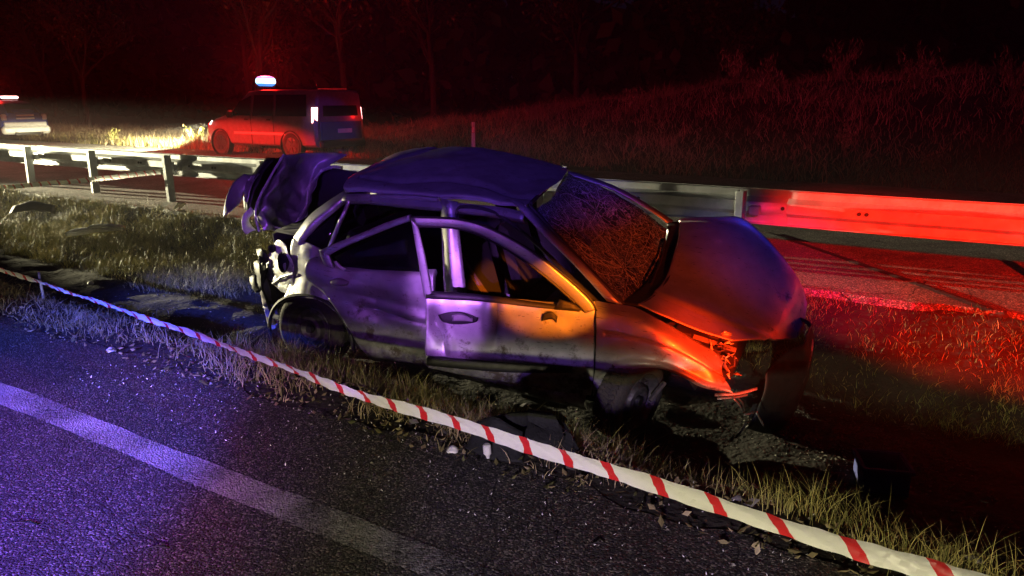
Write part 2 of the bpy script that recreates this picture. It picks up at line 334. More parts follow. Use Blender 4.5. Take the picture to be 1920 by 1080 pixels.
def crom(P, k):
    P = np.array(P, float); n = len(P)
    if k <= 1 or n < 3:
        if n == 2 and k > 1: return np.array([P[0] + (P[1] - P[0]) * i / k for i in range(k + 1)])
        return P
    E = np.concatenate([[2 * P[0] - P[1]], P, [2 * P[-1] - P[-2]]]); out = []
    for i in range(n - 1):
        a, b, c, d = E[i:i + 4]
        for j in range(k):
            t = j / k; out.append(.5 * ((2 * b) + (c - a) * t + (2 * a - 5 * b + 4 * c - d) * t * t + (3 * b - a - 3 * c + d) * t ** 3))
    out.append(P[-1]); return np.array(out)
def loft(rows, ku=4, kv=4):
    G = np.array([crom(r, ku) for r in rows])
    return np.stack([crom(G[:, j], kv) for j in range(G.shape[1])], 1)
def vn(p, sc, seed=0.):                                # cheap smooth noise in -1..1
    x, y, z = p[..., 0] * sc + seed, p[..., 1] * sc + seed * 1.7, p[..., 2] * sc - seed
    return (np.sin(x * 1.7 + 1.3 * np.sin(y * 1.3 + z)) + np.sin(y * 2.1 + 1.1 * np.sin(z * 1.9 + x * .7)) + np.sin(z * 1.5 + 1.7 * np.sin(x * 1.1 + y * .6))) / 3
def grid_faces(a, b):
    return [(i * b + j, i * b + j + 1, (i + 1) * b + j + 1, (i + 1) * b + j) for i in range(a - 1) for j in range(b - 1)]
def folds(G, amp, sc, seed, k=4):
    r_ = np.random.default_rng(int(seed * 10) + 3); out = np.zeros(G.shape[:2])
    for i in range(k):
        d_ = r_.normal(0, 1, 3); d_ /= np.linalg.norm(d_); f = sc * r_.uniform(.6, 1.7); ph = r_.uniform(0, 1)
        w_ = np.abs(((G @ d_) * f + .25 * vn(G, sc * .7, seed + i) + ph) % 1 - .5) * 2
        out += np.minimum(w_, .35 + .5 * r_.random()) * (.5 + .5 * vn(G, sc * .5, seed + 2 * i + 1)) * r_.choice([-1, 1])
    return out * amp
def patch(name, rows, m, parent, ku=4, kv=4, solid=.006, dent=0, dscale=6, seed=0., dirn=(0, 1, 0), extra=None, fold=None):
    G = loft(rows, ku, kv)
    if fold: G = G + folds(G, *fold)[..., None] * np.array(dirn)
    if dent:
        d = (.45 * vn(G, dscale, seed) + .75 * (.55 - np.abs(vn(G, dscale * .8, seed + 3))) + .18 * (.5 - np.abs(vn(G, dscale * 2.7, seed + 7)))) * dent; G = G + d[..., None] * np.array(dirn)
    if extra is not None: G = extra(G)
    a, b, _ = G.shape
    return link_mesh(name, G.reshape(-1, 3), grid_faces(a, b), m, parent, True, solid)
def tag(o, label, cat, group=None):
    o['label'] = label; o['category'] = cat
    if group: o['group'] = group
    return o
def struct(o, kind='structure'): o['kind'] = kind; return o
def thing(name, label, cat, loc=(0, 0, 0), rot=(0, 0, 0), group=None):
    o = bpy.data.objects.new(name, None); COL.objects.link(o); o.location = loc; o.rotation_euler = rot; o.empty_display_size = .2
    return tag(o, label, cat, group)
def copy_tree(o, parent=None):
    c = o.copy(); COL.objects.link(c); c.parent = parent
    for ch in o.children: copy_tree(ch, c)
    return c

# ------------------------------------------------------------------ terrain
def sstep(a, b, x): q = np.clip((x - a) / (b - a), 0, 1); return q * q * (3 - 2 * q)
def floor_z(s): return np.interp(s, [-40, -9, -6, -4.2, -1.6, .5, 8, 40], [-.12, -.13, -.2, -.33, -.50, -.55, -.4, -.3])
def emb_h(s): return np.interp(s, [-60, -26, -18.4, -13.4, -5.8, 0, 8, 25, 60], [.1, .12, .35, .95, 1.85, 2.05, 1.9, 1.4, 1.2])
def ground_z(s, t):
    s = np.asarray(s, float); t = np.asarray(t, float)
    fl = floor_z(s)
    z = fl * sstep(2.85, 3.85, t)
    up = sstep(5.5, 6.3, t)
    z = z * (1 - up) + .12 * up
    e = sstep(14.7, 20.5, t) ** .85
    z = z + e * emb_h(s) + sstep(22, 60, t) * 1.5
    rough = ((t > 2.62) & (t < 6.35)) | (t > 14.7)
    p = np.stack([s, t, s * 0], -1)
    amp = np.where(rough, np.minimum(1, np.minimum(np.abs(t - 2.62), np.where(t < 8, np.abs(6.35 - t), 9)) * 2.5), 0)
    z = z + amp * (.035 * vn(p, 3.1, 2.) + .018 * vn(p, 9., 5.) + np.where(t > 14.7, .12 * vn(p, 1.2, 9.), 0))
    return z
ss = np.concatenate([np.linspace(-400, -45, 14), np.linspace(-40, -14, 60), np.linspace(-13.8, 5, 210), np.linspace(5.3, 40, 60), np.linspace(50, 400, 14)])
ts = np.concatenate([np.linspace(-300, -10, 10), np.linspace(-8, 2.5, 6), np.linspace(2.6, 6.5, 66), np.linspace(7, 14.5, 6), np.linspace(14.7, 24, 50), np.linspace(25, 60, 16), np.linspace(80, 500, 8)])
S, T = np.meshgrid(ss, ts, indexing='ij'); Z = ground_z(S, T)
Z = np.where((T < 2.4) | ((T > 6.4) & (T < 14.6)), Z - .03, Z)
V = np.stack([DS[0] * S + DN[0] * T, DS[1] * S + DN[1] * T, Z], -1)
g = link_mesh('ground', V.reshape(-1, 3), grid_faces(*S.shape), 'soil'); struct(g)

def road_sheet(name, t0, t1, z, m, wob0=0., wob1=0., s0=-300, s1=300, zcb=None):
    sv = np.concatenate([np.linspace(s0, -31, 12), np.linspace(-30, 12, 420), np.linspace(13, s1, 12)]) if s1 - s0 > 100 else np.linspace(s0, s1, 260)
    v = []
    for s in sv:
        a = t0 + wob0 * (math.sin(s * 3.1) * .5 + math.sin(s * 7.7 + 1) * .35 + math.sin(s * 17 + 2) * .2)
        b = t1 + wob1 * (math.sin(s * 2.7 + .5) * .5 + math.sin(s * 8.3) * .35 + math.sin(s * 19.) * .22)
        v += [W(s, a - .05, z - .05), W(s, a, z), W(s, b, z), W(s, b + .05, z - .05)]
    f = grid_faces(len(sv), 4) if not name.endswith('line') else [(4 * i + 1, 4 * i + 2, 4 * i + 6, 4 * i + 5) for i in range(len(sv) - 1)]
    return link_mesh(name, v, f, m, None, False)
struct(road_sheet('road', -9, 2.66, .004, 'asph', 0, .09))
struct(road_sheet('road_edge_line', 1.79, 1.955, .0058, 'line', .010, .010))
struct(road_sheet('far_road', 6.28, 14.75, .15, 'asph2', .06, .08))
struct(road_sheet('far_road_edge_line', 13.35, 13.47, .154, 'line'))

# ------------------------------------------------------------------ grass
def blades(name, pos, hgt, wid, lean, tint, m, seg=3, parent=None):
    n = len(pos); az = rng.uniform(0, 2 * np.pi, n); fx = rng.uniform(0, 2 * np.pi, n)
    d = np.stack([np.cos(az), np.sin(az), np.zeros(n)], -1); w = np.stack([-np.sin(fx), np.cos(fx), np.zeros(n)], -1)
    k = 2 * seg + 1; V = np.zeros((n, k, 3))
    for i in range(seg + 1):
        q = i / seg
        c = pos + d * (lean * hgt * q * q)[:, None]; c[:, 2] += hgt * (q - .25 * np.minimum(lean, 1.4) * q * q)
        if i < seg:
            ww = (wid * (1 - .6 * q) / 2)[:, None] * w; V[:, 2 * i] = c - ww; V[:, 2 * i + 1] = c + ww
        else: V[:, 2 * seg] = c
    base = (np.arange(n) * k)[:, None]
    quads = np.concatenate([base + np.array([[2 * i, 2 * i + 1, 2 * i + 3, 2 * i + 2]]) for i in range(seg - 1)], 1).reshape(-1, 4)
    tris = (base + np.array([[2 * seg - 2, 2 * seg - 1, 2 * seg]])).reshape(-1, 3)
    me = bpy.data.meshes.new(name)
    me.vertices.add(n * k); me.vertices.foreach_set('co', V.reshape(-1))
    nl = quads.size + tris.size; me.loops.add(nl); me.loops.foreach_set('vertex_index', np.concatenate([quads.ravel(), tris.ravel()]).astype(np.int32))
    npoly = len(quads) + len(tris); me.polygons.add(npoly)
    st = np.concatenate([np.arange(len(quads)) * 4, quads.size + np.arange(len(tris)) * 3]).astype(np.int32)
    me.polygons.foreach_set('loop_start', st)
    me.update(calc_edges=True); me.validate()
    at = me.attributes.new('tint', 'FLOAT', 'POINT'); at.data.foreach_set('value', np.repeat(tint, k).astype(np.float32))
    me.materials.append(M[m]); o = bpy.data.objects.new(name, me); COL.objects.link(o); o.parent = parent
    return o
def clumps(n, area, per, spread, dens=None):
    out = []
    s = rng.uniform(area[0], area[1], n); t = rng.uniform(area[2], area[3], n)
    for i in range(n):
        if dens is not None and rng.random() > dens(s[i], t[i]): continue
        k = rng.integers(per[0], per[1]); out.append(np.stack([s[i] + rng.normal(0, spread, k), t[i] + rng.normal(0, spread, k), np.full(k, i)], -1))
    return np.concatenate(out)
def grass_field(name, C, h0, h1, wid, lean0, lean1, m, tb=.5, ts_=.25, seg=3):
    s, t, cid = C[:, 0], C[:, 1], C[:, 2].astype(int)
    ok = (t > 2.5) & ((t < 6.4) | (t > 14.5)); s, t, cid = s[ok], t[ok], cid[ok]
    z = ground_z(s, t) - .01
    pos = np.stack([DS[0] * s + DN[0] * t, DS[1] * s + DN[1] * t, z], -1)
    cr = rng.random(cid.max() + 1)
    h = rng.uniform(h0, h1, len(s)) * (.55 + .75 * cr[cid]) * np.where((s > -1.2) & (t < 7), .62, 1) * np.where((s < -4.6) & (t < 4.2), .65, 1) * (1 + .45 * vn(np.stack([s, t, s * 0], -1), .9, 3.)); tint = np.clip(tb + ts_ * (cr[(cid * 7) % len(cr)] - .5) * 2 + rng.normal(0, .14, len(s)) - np.where((s > -1.2) & (t > 4) & (t < 7), .38, 0), 0, 1)
    return blades(name, pos, h, np.full(len(s), wid) * rng.uniform(.7, 1.3, len(s)), rng.uniform(lean0, lean1, len(s)), tint, m, seg)
def under_car(s, t):
    return (-4.75 < s < -.75) and (3.85 < t < 5.7)
def dens_verge(s, t):
    if under_car(s, t): return 0
    d = 1.0 if t < 3.35 else (.55 if t < 3.7 else .12)
    if s > -1.0: d *= .28
    if s < -4.5 and t > 3.25: d *= .15
    p = np.array([s, t, 0.]); return d * ((.25 if s < -1 else .06) + .75 * (vn(p, 2.9, 4.) > (-.12 if s < -1 else .12)))
def dens_med(s, t):
    if -1.5 < s < 1.3 and t < 5.5: return 0
    if under_car(s, t) or (-5.4 < s < -.6 and t < 5.6): return 0
    return (.95 if t > 4.75 else (.8 if s < -6 else .35)) * (.45 + .55 * (vn(np.array([s, t, 0.]), 1.9, 7.) > -.2))
C1 = clumps(2000, (-12, 4.5, 2.72, 4.0), (7, 34), .055, dens_verge)
struct(tag(grass_field('verge_grass', C1, .06, .17, .0045, .15, 1.2, 'grass', .75, .3), 'dry straw grass tufts along the near verge below the tape', 'grass'), 'stuff')
C2 = clumps(8500, (-17, 5.5, 4.25, 6.32), (10, 30), .06, dens_med)
struct(tag(grass_field('median_grass', C2, .06, .16, .0045, .2, 1.3, 'grassg', .72, .35), 'yellow green grass on the strip in front of the guardrail', 'grass'), 'stuff')
# taller tufts nearest to the camera, right of the wreck
tl = [(-.45, 2.95, .30, 120), (-.28, 3.05, .32, 130), (-.62, 3.0, .2, 80), (.02, 2.78, .27, 110), (.14, 2.86, .27, 100), (-.12, 2.85, .2, 70), (.32, 2.8, .3, 90), (-1.3, 3.25, .2, 110), (-1.1, 3.35, .18, 90), (-.95, 3.15, .17, 80),
      (-2.0, 3.2, .22, 120), (-1.75, 3.35, .22, 120), (-2.35, 3.3, .22, 130), (-2.6, 3.25, .2, 120), (-2.9, 3.4, .2, 110), (-3.3, 3.5, .19, 90), (-3.0, 3.2, .16, 90), (-2.15, 3.45, .24, 120), (-1.5, 3.5, .2, 90), (-3.6, 3.4, .17, 90), (-2.75, 3.5, .22, 120), (-2.45, 3.1, .15, 80), (-1.2, 3.6, .22, 120), (-1.0, 3.45, .2, 100), (-.8, 3.7, .2, 90), (-.7, 3.3, .2, 80), (-3.9, 3.25, .15, 80), (-2.0, 3.55, .24, 120)]
for k_ in range(46): tl.append((rng.uniform(-4.4, -.9), rng.uniform(3.25, 3.78), rng.uniform(.2, .34), int(rng.integers(60, 110))))
P, H, TI = [], [], []
for (s, t, h, k) in tl:
    a = s + rng.normal(0, .09, k); b = t + rng.normal(0, .06, k); P.append(np.stack([a, b], -1)); H.append(h * (.9 if s < -.7 else .68) * rng.uniform(.45, 1.1, k)); TI.append(np.clip(rng.normal(.80 if s < -.7 else .8, .22, k), 0, 1))
P = np.concatenate(P); H = np.concatenate(H); TI = np.concatenate(TI)
pos = np.stack([DS[0] * P[:, 0] + DN[0] * P[:, 1], DS[1] * P[:, 0] + DN[1] * P[:, 1], ground_z(P[:, 0], P[:, 1]) - .01], -1)
struct(tag(blades('tall_tufts', pos, H, rng.uniform(.002, .0042, len(H)), rng.uniform(.05, .9, len(H)), TI, 'grassg', 4), 'taller bleached grass tufts close to the camera beside the wreck', 'grass'), 'stuff')
# long dry grass on the far embankment
C3 = clumps(7000, (-40, 14, 14.75, 21.5), (6, 12), .15)
struct(tag(grass_field('embankment_grass', C3, .12, .42, .017, .2, 1.3, 'slopeg', .5, .35, 2), 'long dry grass covering the slope beyond the far road', 'grass'), 'stuff')
C4 = clumps(420, (-40, -14, 14.75, 15.5), (6, 14), .10)
struct(tag(grass_field('roadside_grass', C4, .12, .34, .016, .1, .8, 'grassg', .75, .2, 2), 'headlit pale grass fringe along the far edge of the road', 'grass'), 'stuff')

# loose stones and crumbs of soil
def stones(name, n, area, smin, smax, m, label, dens=None):
    a = rng.uniform(area[0], area[1], n); b = rng.uniform(area[2], area[3], n); r = smin + (smax - smin) * rng.random(n) ** 3
    if dens is not None:
        k = np.array([rng.random() < dens(x, y) for x, y in zip(a, b)]); a, b, r = a[k], b[k], r[k]
    n = len(a); base = np.array([(1, 0, 0), (-1, 0, 0), (0, 1, 0), (0, -1, 0), (0, 0, 1), (0, 0, -.6)], float)
    tri = np.array([(0, 2, 4), (2, 1, 4), (1, 3, 4), (3, 0, 4), (2, 0, 5), (1, 2, 5), (3, 1, 5), (0, 3, 5)])
    v = base[None] * rng.uniform(.5, 1.2, (n, 6, 1)) * r[:, None, None]; an = rng.uniform(0, 6.28, n); c, s_ = np.cos(an)[:, None], np.sin(an)[:, None]
    x, y = v[..., 0] * c - v[..., 1] * s_, v[..., 0] * s_ + v[..., 1] * c
    z0 = np.where(b < 2.6, .004, ground_z(a, b))
    v = np.stack([x + (DS[0] * a + DN[0] * b)[:, None], y + (DS[1] * a + DN[1] * b)[:, None], v[..., 2] * .7 + z0[:, None] + r[:, None] * .15], -1)
    f = (tri[None] + (np.arange(n) * 6)[:, None, None]).reshape(-1, 3)
    o = link_mesh(name, v.reshape(-1, 3), [tuple(q) for q in f.tolist()], m, None, False)
    return struct(tag(o, label, 'gravel'), 'stuff')
stones('gravel_patch', 9000, (-1.3, .9, 4.2, 5.7), .003, .014, 'gravelm', 'pale loose gravel lying in front of the wreck bumper', lambda s, t: max(0, 1.1 - ((s + .42) / .72) ** 2 - ((t - 5.0) / .55) ** 2))
stones('loose_gravel', 5000, (-9, 3, 2.3, 5.0), .002, .012, 'gravelm', 'scattered grit along the broken edge of the near road')

def litter(name, n, area, smin, smax, m, label, cat):
    a = rng.uniform(area[0], area[1], n); b = area[2] + (area[3] - area[2]) * rng.random(n); z0 = np.where(b < 2.6, .006, ground_z(a, b) + .006)
    c = np.stack([DS[0] * a + DN[0] * b, DS[1] * a + DN[1] * b, z0 + rng.uniform(0, .015, n)], -1)
    u = rng.normal(0, 1, (n, 3)); u[:, 2] *= .35; u /= np.linalg.norm(u, axis=1)[:, None]; w_ = np.cross(u, np.array([0, 0, 1.]) + rng.normal(0, .4, (n, 3))); w_ /= np.linalg.norm(w_, axis=1)[:, None]; L_ = rng.uniform(smin, smax, (n, 1))
    V_ = np.stack([c - u * L_, c + w_ * L_ * .5, c + u * L_ + np.array([0, 0, .006]), c - w_ * L_ * .5], 1).reshape(-1, 3)
    o = link_mesh(name, V_, [(4 * i, 4 * i + 1, 4 * i + 2, 4 * i + 3) for i in range(n)], m, None, False)
    o.data.attributes.new('tint', 'FLOAT', 'POINT').data.foreach_set('value', np.repeat(rng.random(n), 4).astype(np.float32))
    return struct(tag(o, label, cat), 'stuff')
litter('leaf_litter', 5200, (-10, 3.5, 2.55, 3.7), .008, .028, 'grass', 'brown leaf litter strewn along the near verge', 'leaf litter')
litter('plastic_fragments', 170, (-4.2, .3, 2.75, 4.2), .012, .045, 'purp', 'dark plastic fragments scattered on the verge before the wreck', 'debris')
litter('glass_crumbs', 1500, (-4.5, .2, 2.1, 3.9), .003, .007, 'bare', 'glinting crumbs of broken glass around the wreck', 'broken glass')

# ------------------------------------------------------------------ guardrail
rail = thing('guardrail', 'galvanised steel guardrail running along the far road behind the wreck', 'guardrail', W(-4, 6.9, .12), (0, 0, -RA))
BT = .12     # beam is on the far side of the posts
prof = [(.035, -.165), (-.0, -.155), (.0, -.085), (.075, -.045), (.078, .045), (.0, .085), (.0, .155), (.035, .165)]
prof = [(BT + .078 - a, b) for a, b in prof]
def beam(s0, s1, lap):
    mb = MB(); n = 13; vs = []; fs = []
    for i in range(n):
        s = s0 + (s1 - s0) * i / (n - 1)
        for (a, b) in prof: vs.append((s, a + lap, .565 + b + .004 * math.sin(s * 1.3)))
    k = len(prof)
    for i in range(n - 1):
        for j in range(k - 1): fs.append((i * k + j, i * k + j + 1, (i + 1) * k + j + 1, (i + 1) * k + j))
    mb.add(vs, fs); return mb.build('beam', 'galv', rail, True, .004)
post_s = [-30.6, -28.6, -26.5, -24.5, -22.5, -20.4, -18.4, -16.37, -14.34, -12.32, -10.29, -8.2, -6.1, -3.9, -1.74, .80, 2.9, 4.9]
edges = [post_s[i] + .22 for i in range(0, len(post_s), 2)]
for i in range(len(edges) - 1):
    beam(edges[i] - .16 + 4, edges[i + 1] + .16 + 4, .006 * (i % 2))
bm_ = MB()
for kx in (-.032, .032):                                  # C profile post
    bm_.box((kx - .0, 0, .31), (.006, .11, .86))
bm_.box((0, -.054, .31), (.064, .006, .86))
post0 = bm_.build('post', 'galv', rail, False); post0.location = (post_s[0] + 4, 0, -.02)
sp = MB().box((.11, .085, 0), (.10, .075, .09)).box((.0, .075, 0), (.05, .05, .16)); sp0 = sp.build('spacer', 'galv', rail, False); sp0.location = (post_s[0] + 4, 0, .535)
bl = MB().lathe([(-.012, .001), (-.012, .016), (0, .018)], 10); bolt0 = bl.build('bolt', 'black', rail); bolt0.location = (post_s[0] + 4 + .35, BT - .005, .565)
for i, s in enumerate(post_s[1:]):
    for src, dx, y, z in ((post0, 0, 0, -.02), (sp0, 0, 0, .535), (bolt0, .35, BT - .005, .565)):
        c = src.copy(); COL.objects.link(c); c.parent = rail; c.location = (s + 4 + dx, y, z)
        if src is post0: c.rotation_euler = (R(random.uniform(-1, 1)), R(random.uniform(-1.2, 1.2)), R(random.uniform(-4, 4)))
for s, dz in [(q + d, z) for q in (-11.2, -9.4, -5, -2.85, -.75, 1.4) for d, z in ((0, 0), (.06, 0))]:
    c = bolt0.copy(); COL.objects.link(c); c.parent = rail; c.location = (s + 4, BT - .005, .565 + dz)
# small reflector standing on the rail top
p = onz(1071, 322, .9); rf = thing('rail_reflector', 'small upright white reflector clipped to the guardrail top above the windscreen', 'reflector', W(float(p[:2] @ DS), 7.0, .78), (0, 0, -RA))
MB().box((0, 0, .09), (.045, .012, .2)).build('blade', 'white', rf, False); MB().box((0, -.009, .15), (.03, .004, .05)).build('lens', 'lensw', rf, False)

# delineator at the foot of the slope
p = onz(913, 300, .2); dl = thing('delineator_post', 'thin red lit roadside marker post seen above the wreck roof', 'marker post', W(float(p[:2] @ DS), 14.9, .15))
MB().tube([(0, 0, -.05), (0, 0, .5), (.005, 0, .98)], [.05, .045, .04], 4).build('post', 'white', dl, False); MB().box((0, -.045, .80), (.07, .012, .14)).build('reflector', 'lens', dl, False)

# ------------------------------------------------------------------ barrier tapes
def ribbon(name, P, width, m, parent=None, tilt=0., curl=.012, twist=None, uvshift=0.):
    C = crom(P, 60); n = len(C); vs = []; uvs = []; L = 0.; cs = 7
    for i in range(n):
        if i: L += float(np.linalg.norm(C[i] - C[i - 1]))
        t = Vector(C[min(i + 1, n - 1)] - C[max(i - 1, 0)]).normalized()
        side = Vector((0, 0, 1)) - t * t.z; side.normalize(); out = t.cross(side)
        tw = tilt + (twist(L) if twist else 0)
        a = side * math.cos(tw) + out * math.sin(tw); b = a.cross(t)
        for k in range(cs):
            q = k / (cs - 1) - .5
            vs.append(Vector(C[i]) + a * (q * width) + b * (curl * (1 - 4 * q * q) + .004 * math.sin(L * 9 + q * 3) +   .0034 * math.sin(L * 37 + q * 9 + 2 * math.sin(L * 5)) + .0012 * math.sin(L * 83 - q * 14)) + Vector((0, 0, .004 * math.sin(L * 5.3)))); uvs.append((L + uvshift, .5 - q))
    fs = grid_faces(n, cs); o = link_mesh(name, vs, fs, m, parent, True, .0)
    uv = o.data.uv_layers.new(name='UVMap')
    for lp in o.data.loops: uv.data[lp.index].uv = uvs[lp.vertex_index]
    return o
tp = [onz(-500, 342, .22), onz(-150, 455, .16)] + [onz(u, v, z) for (u, v), z in (((0, 505), .15), ((150, 555), .15), ((400, 640), .17), ((660, 735), .21), ((903, 808), .28), ((1145, 885), .35), ((1350, 950), .40), ((1603, 1028), .44), ((1750, 1070), .45), ((2000, 1146), .47), ((2500, 1300), .5))]
tape = ribbon('barrier_tape', tp, .059, 'tape', None, R(12), .006, lambda L: .35 * math.sin(L * .55 + .6) + .12 * math.sin(L * 2.1))
tag(tape, 'red and white barrier tape stretched across the foreground in front of the wreck', 'barrier tape')
q = onz(72, 532, .12); st = tag(link_mesh('tape_stake', *(lambda b: (b.v, b.f))(MB().tube([(q[0], q[1] + .03, -.25), (q[0] + .01, q[1] + .02, .05), (q[0] + .005, q[1] + .02, .22)], [.012, .011, .009], 6)), 'white'), 'thin pale stake holding the near tape up at the left', 'stake')
def wt(u, v, s_off): # point at across-distance
    d = ray(u, v); k = s_off / float(d[:2] @ DN); return CAMP + d * k
tape2 = ribbon('barrier_tape', [wt(-260, 375, 5.6), wt(-60, 357, 6.1), wt(0, 352, 6.3), wt(90, 344, 6.52), wt(160, 338, 6.70), wt(230, 330, 6.74), wt(300, 322, 6.79)], .075, 'tape', None, 0, .006)
tag(tape2, 'short red and white tape tied to the guardrail posts at the far left', 'barrier tape')

# ------------------------------------------------------------------ the wrecked car
car = thing('wrecked_car', 'crushed silver four-door wreck with its front door hanging open beside the tape', 'car', tuple(CAR_LOC), CAR_ROT)
def row(pts, y): return [cp(u, v, yy) for (u, v), yy in zip(pts, y if isinstance(y, (list, tuple)) else [y] * len(pts))]

def wheel(parent, c, steer=0., camber=0., r=.305, w=.19, flip=1):
    e = bpy.data.objects.new('wheel', None)
    m = Matrix.Translation(c) @ Euler((camber, 0, steer)).to_matrix().to_4x4()
    t = MB().lathe([(-w / 2 + .01, r * .64), (-w / 2, r * .72), (-w / 2 + .004, r * .86), (-w / 2 + .025, r * .965), (-w / 2 + .05, r), (w / 2 - .05, r), (w / 2 - .025, r * .965), (w / 2, r * .8), (w / 2 - .01, r * .64)], 40)
    for k in range(60):                                     # tread blocks
        a = 2 * math.pi * k / 60
        for yy in (-.045, 0, .045):
            rot = Matrix.Rotation(-a, 3, 'Y') @ Matrix.Rotation(.35 if yy else -.3, 3, 'X'); t.box(tuple(Matrix.Rotation(-a, 3, 'Y') @ Vector((r + .001, yy, 0))), (.008, .036, .02), rot)
    w_ = link_mesh('wheel', [m @ Vector(p) for p in t.v], t.f, 'rubber', parent)
    f = -w / 2 * flip
    rm = MB().lathe([(f + .05 * flip, .03), (f + .012 * flip, .075), (f + .02 * flip, .10), (f + .055 * flip, .12), (f + .06 * flip, .155), (f + .02 * flip, .175), (f + .004 * flip, .19), (f + .012 * flip, .20)], 36)
    for k in range(10):
        a = 2 * math.pi * k / 10; rm.box((.138 * math.cos(a), f + .05 * flip, .138 * math.sin(a)), (.028, .012, .028))
    o = link_mesh('rim', [m @ Vector(p) for p in rm.v], rm.f, 'steel', w_)
    hb = MB().lathe([(f + .005 * flip, .001), (f + .005 * flip, .028), (f + .03 * flip, .034)], 16)
    link_mesh('hub', [m @ Vector(p) for p in hb.v], hb.f, 'black', w_)
    return w_
wheel(car, (-.08, -.735, .225), R(3), R(-6))
wheel(car, (2.47, -.735, .26), R(72), R(3), .295)
wheel(car, (0, .72, .28), 0, 0, .305, .19, -1)
wheel(car, (2.55, .70, .27), R(30), 0, .295, .19, -1)

# roof
xs = [.16, .38, .66, .98, 1.28, 1.47, 1.63]
rn = [(x, -.585, z) for x, z in zip(xs, [1.30, 1.325, 1.335, 1.35, 1.36, 1.365, 1.355])]
r1 = [(x, -.55, z) for x, z in zip([.13, .36, .66, .98, 1.28, 1.47, 1.63], [1.35, 1.37, 1.38, 1.395, 1.40, 1.40, 1.385])]
r2 = [(x, -.25, z) for x, z in zip([.05, .30, .60, .95, 1.26, 1.48, 1.62], [1.385, 1.43, 1.455, 1.46, 1.445, 1.43, 1.41])]
r3 = [(x, .10, z) for x, z in zip([-.02, .18, .50, .88, 1.25, 1.48, 1.60], [1.40, 1.475, 1.515, 1.52, 1.49, 1.455, 1.43])]
r4 = [(x, .40, z) for x, z in zip([-.08, .10, .38, .80, 1.22, 1.44, 1.53], [1.39, 1.475, 1.525, 1.54, 1.50, 1.465, 1.44])]
r5 = [(x, .57, z) for x, z in zip([-.05, .12, .40, .80, 1.20, 1.40, 1.47], [1.30, 1.40, 1.44, 1.45, 1.43, 1.41, 1.39])]
def roof_dent(G):
    x, y = G[..., 0], G[..., 1]
    G[..., 2] += -.030 * np.exp(-((x - .25 - .35 * (y - .1)) / .05) ** 2) * np.exp(-((y - .15) / .35) ** 2)
    G[..., 2] += -.022 * np.exp(-((y + .40 + .05 * np.sin(x * 5)) / .035) ** 2) * (x > .2)
    G[..., 2] += -.035 * np.exp(-((x - 1.42) / .10) ** 2 - ((y + .30) / .2) ** 2)
    return G
patch('roof', [rn, r1, r2, r3, r4, r5], 'paint', car, 16, 16, .006, .022, 4, 1., (0, 0, 1), roof_dent, (.022, 2.2, 1.4))
# roof rail strip over the near door openings
patch('roof_rail', [[(x, y - .012, z - .012) for (x, y, z) in rn], [(x, y - .045, z - .055) for (x, y, z) in rn], [(x, y - .02, z - .085) for (x, y, z) in rn]], 'paint', car, 5, 2, .008, .006, 9, 3.)
# A pillars
patch('pillar', [row([(958, 377), (1025, 447), (1085, 507), (1138, 565)], [-.60, -.66, -.71, -.74]), row([(975, 380), (1045, 453), (1108, 513), (1160, 570)], [-.59, -.65, -.70, -.73]), row([(990, 387), (1058, 458), (1122, 523), (1172, 575)], [-.55, -.60, -.65, -.68])], 'paint', car, 5, 3, .012, .008, 11, 2.)
patch('pillar', [row([(1058, 318), (1150, 348), (1225, 390), (1262, 414)], [.60, .64, .67, .70]), row([(1062, 326), (1150, 357), (1222, 398), (1256, 424)], [.56, .60, .63, .66])], 'paint', car, 5, 2, .012)
# B pillar
patch('pillar', [row([(828, 372), (829, 440), (832, 510), (838, 600), (845, 690)], [-.60, -.655, -.70, -.72, -.72]), row([(842, 375), (842, 440), (845, 510), (850, 600), (856, 690)], [-.64, -.69, -.73, -.75, -.75]), row([(858, 378), (862, 440), (870, 510), (880, 600), (885, 690)], [-.60, -.655, -.70, -.72, -.72])], 'paint', car, 4, 4, .012)
# C pillar, white lit and buckled
patch('pillar', [row([(648, 356), (612, 380), (585, 400), (562, 428), (551, 446)], [-.55, -.62, -.66, -.70, -.72]), row([(650, 366), (622, 388), (595, 408), (570, 436), (557, 455)], [-.60, -.67, -.71, -.75, -.77]), row([(650, 378), (630, 396), (605, 416), (578, 444), (562, 464)], [-.58, -.65, -.69, -.73, -.75])], 'paint', car, 4, 4, .008, .012, 14, 4.)
patch('pillar', [[(.0, .57, 1.33), (-.3, .62, 1.15), (-.55, .66, .95)], [(.25, .58, 1.34), (.0, .65, 1.1), (-.15, .68, .9)]], 'paint', car, 4, 3, .012)
# window seal around the rear door opening and the front door opening
o_ = MB(); o_.tube([tuple(p) for p in crom(row([(612, 478), (628, 440), (645, 400), (660, 374), (700, 368), (760, 369), (822, 374)], [-.74, -.70, -.66, -.61, -.60, -.60, -.61]), 5)], .017, 8)
o_.build('door_seal', 'paint', car)
o_ = MB(); o_.tube([tuple(p) for p in crom(row([(864, 545), (858, 470), (856, 400), (875, 388), (930, 400), (1000, 452), (1060, 510), (1120, 566)], [-.71, -.68, -.63, -.62, -.62, -.66, -.70, -.73]), 5)], .013, 8)
o_.build('door_seal', 'black', car)
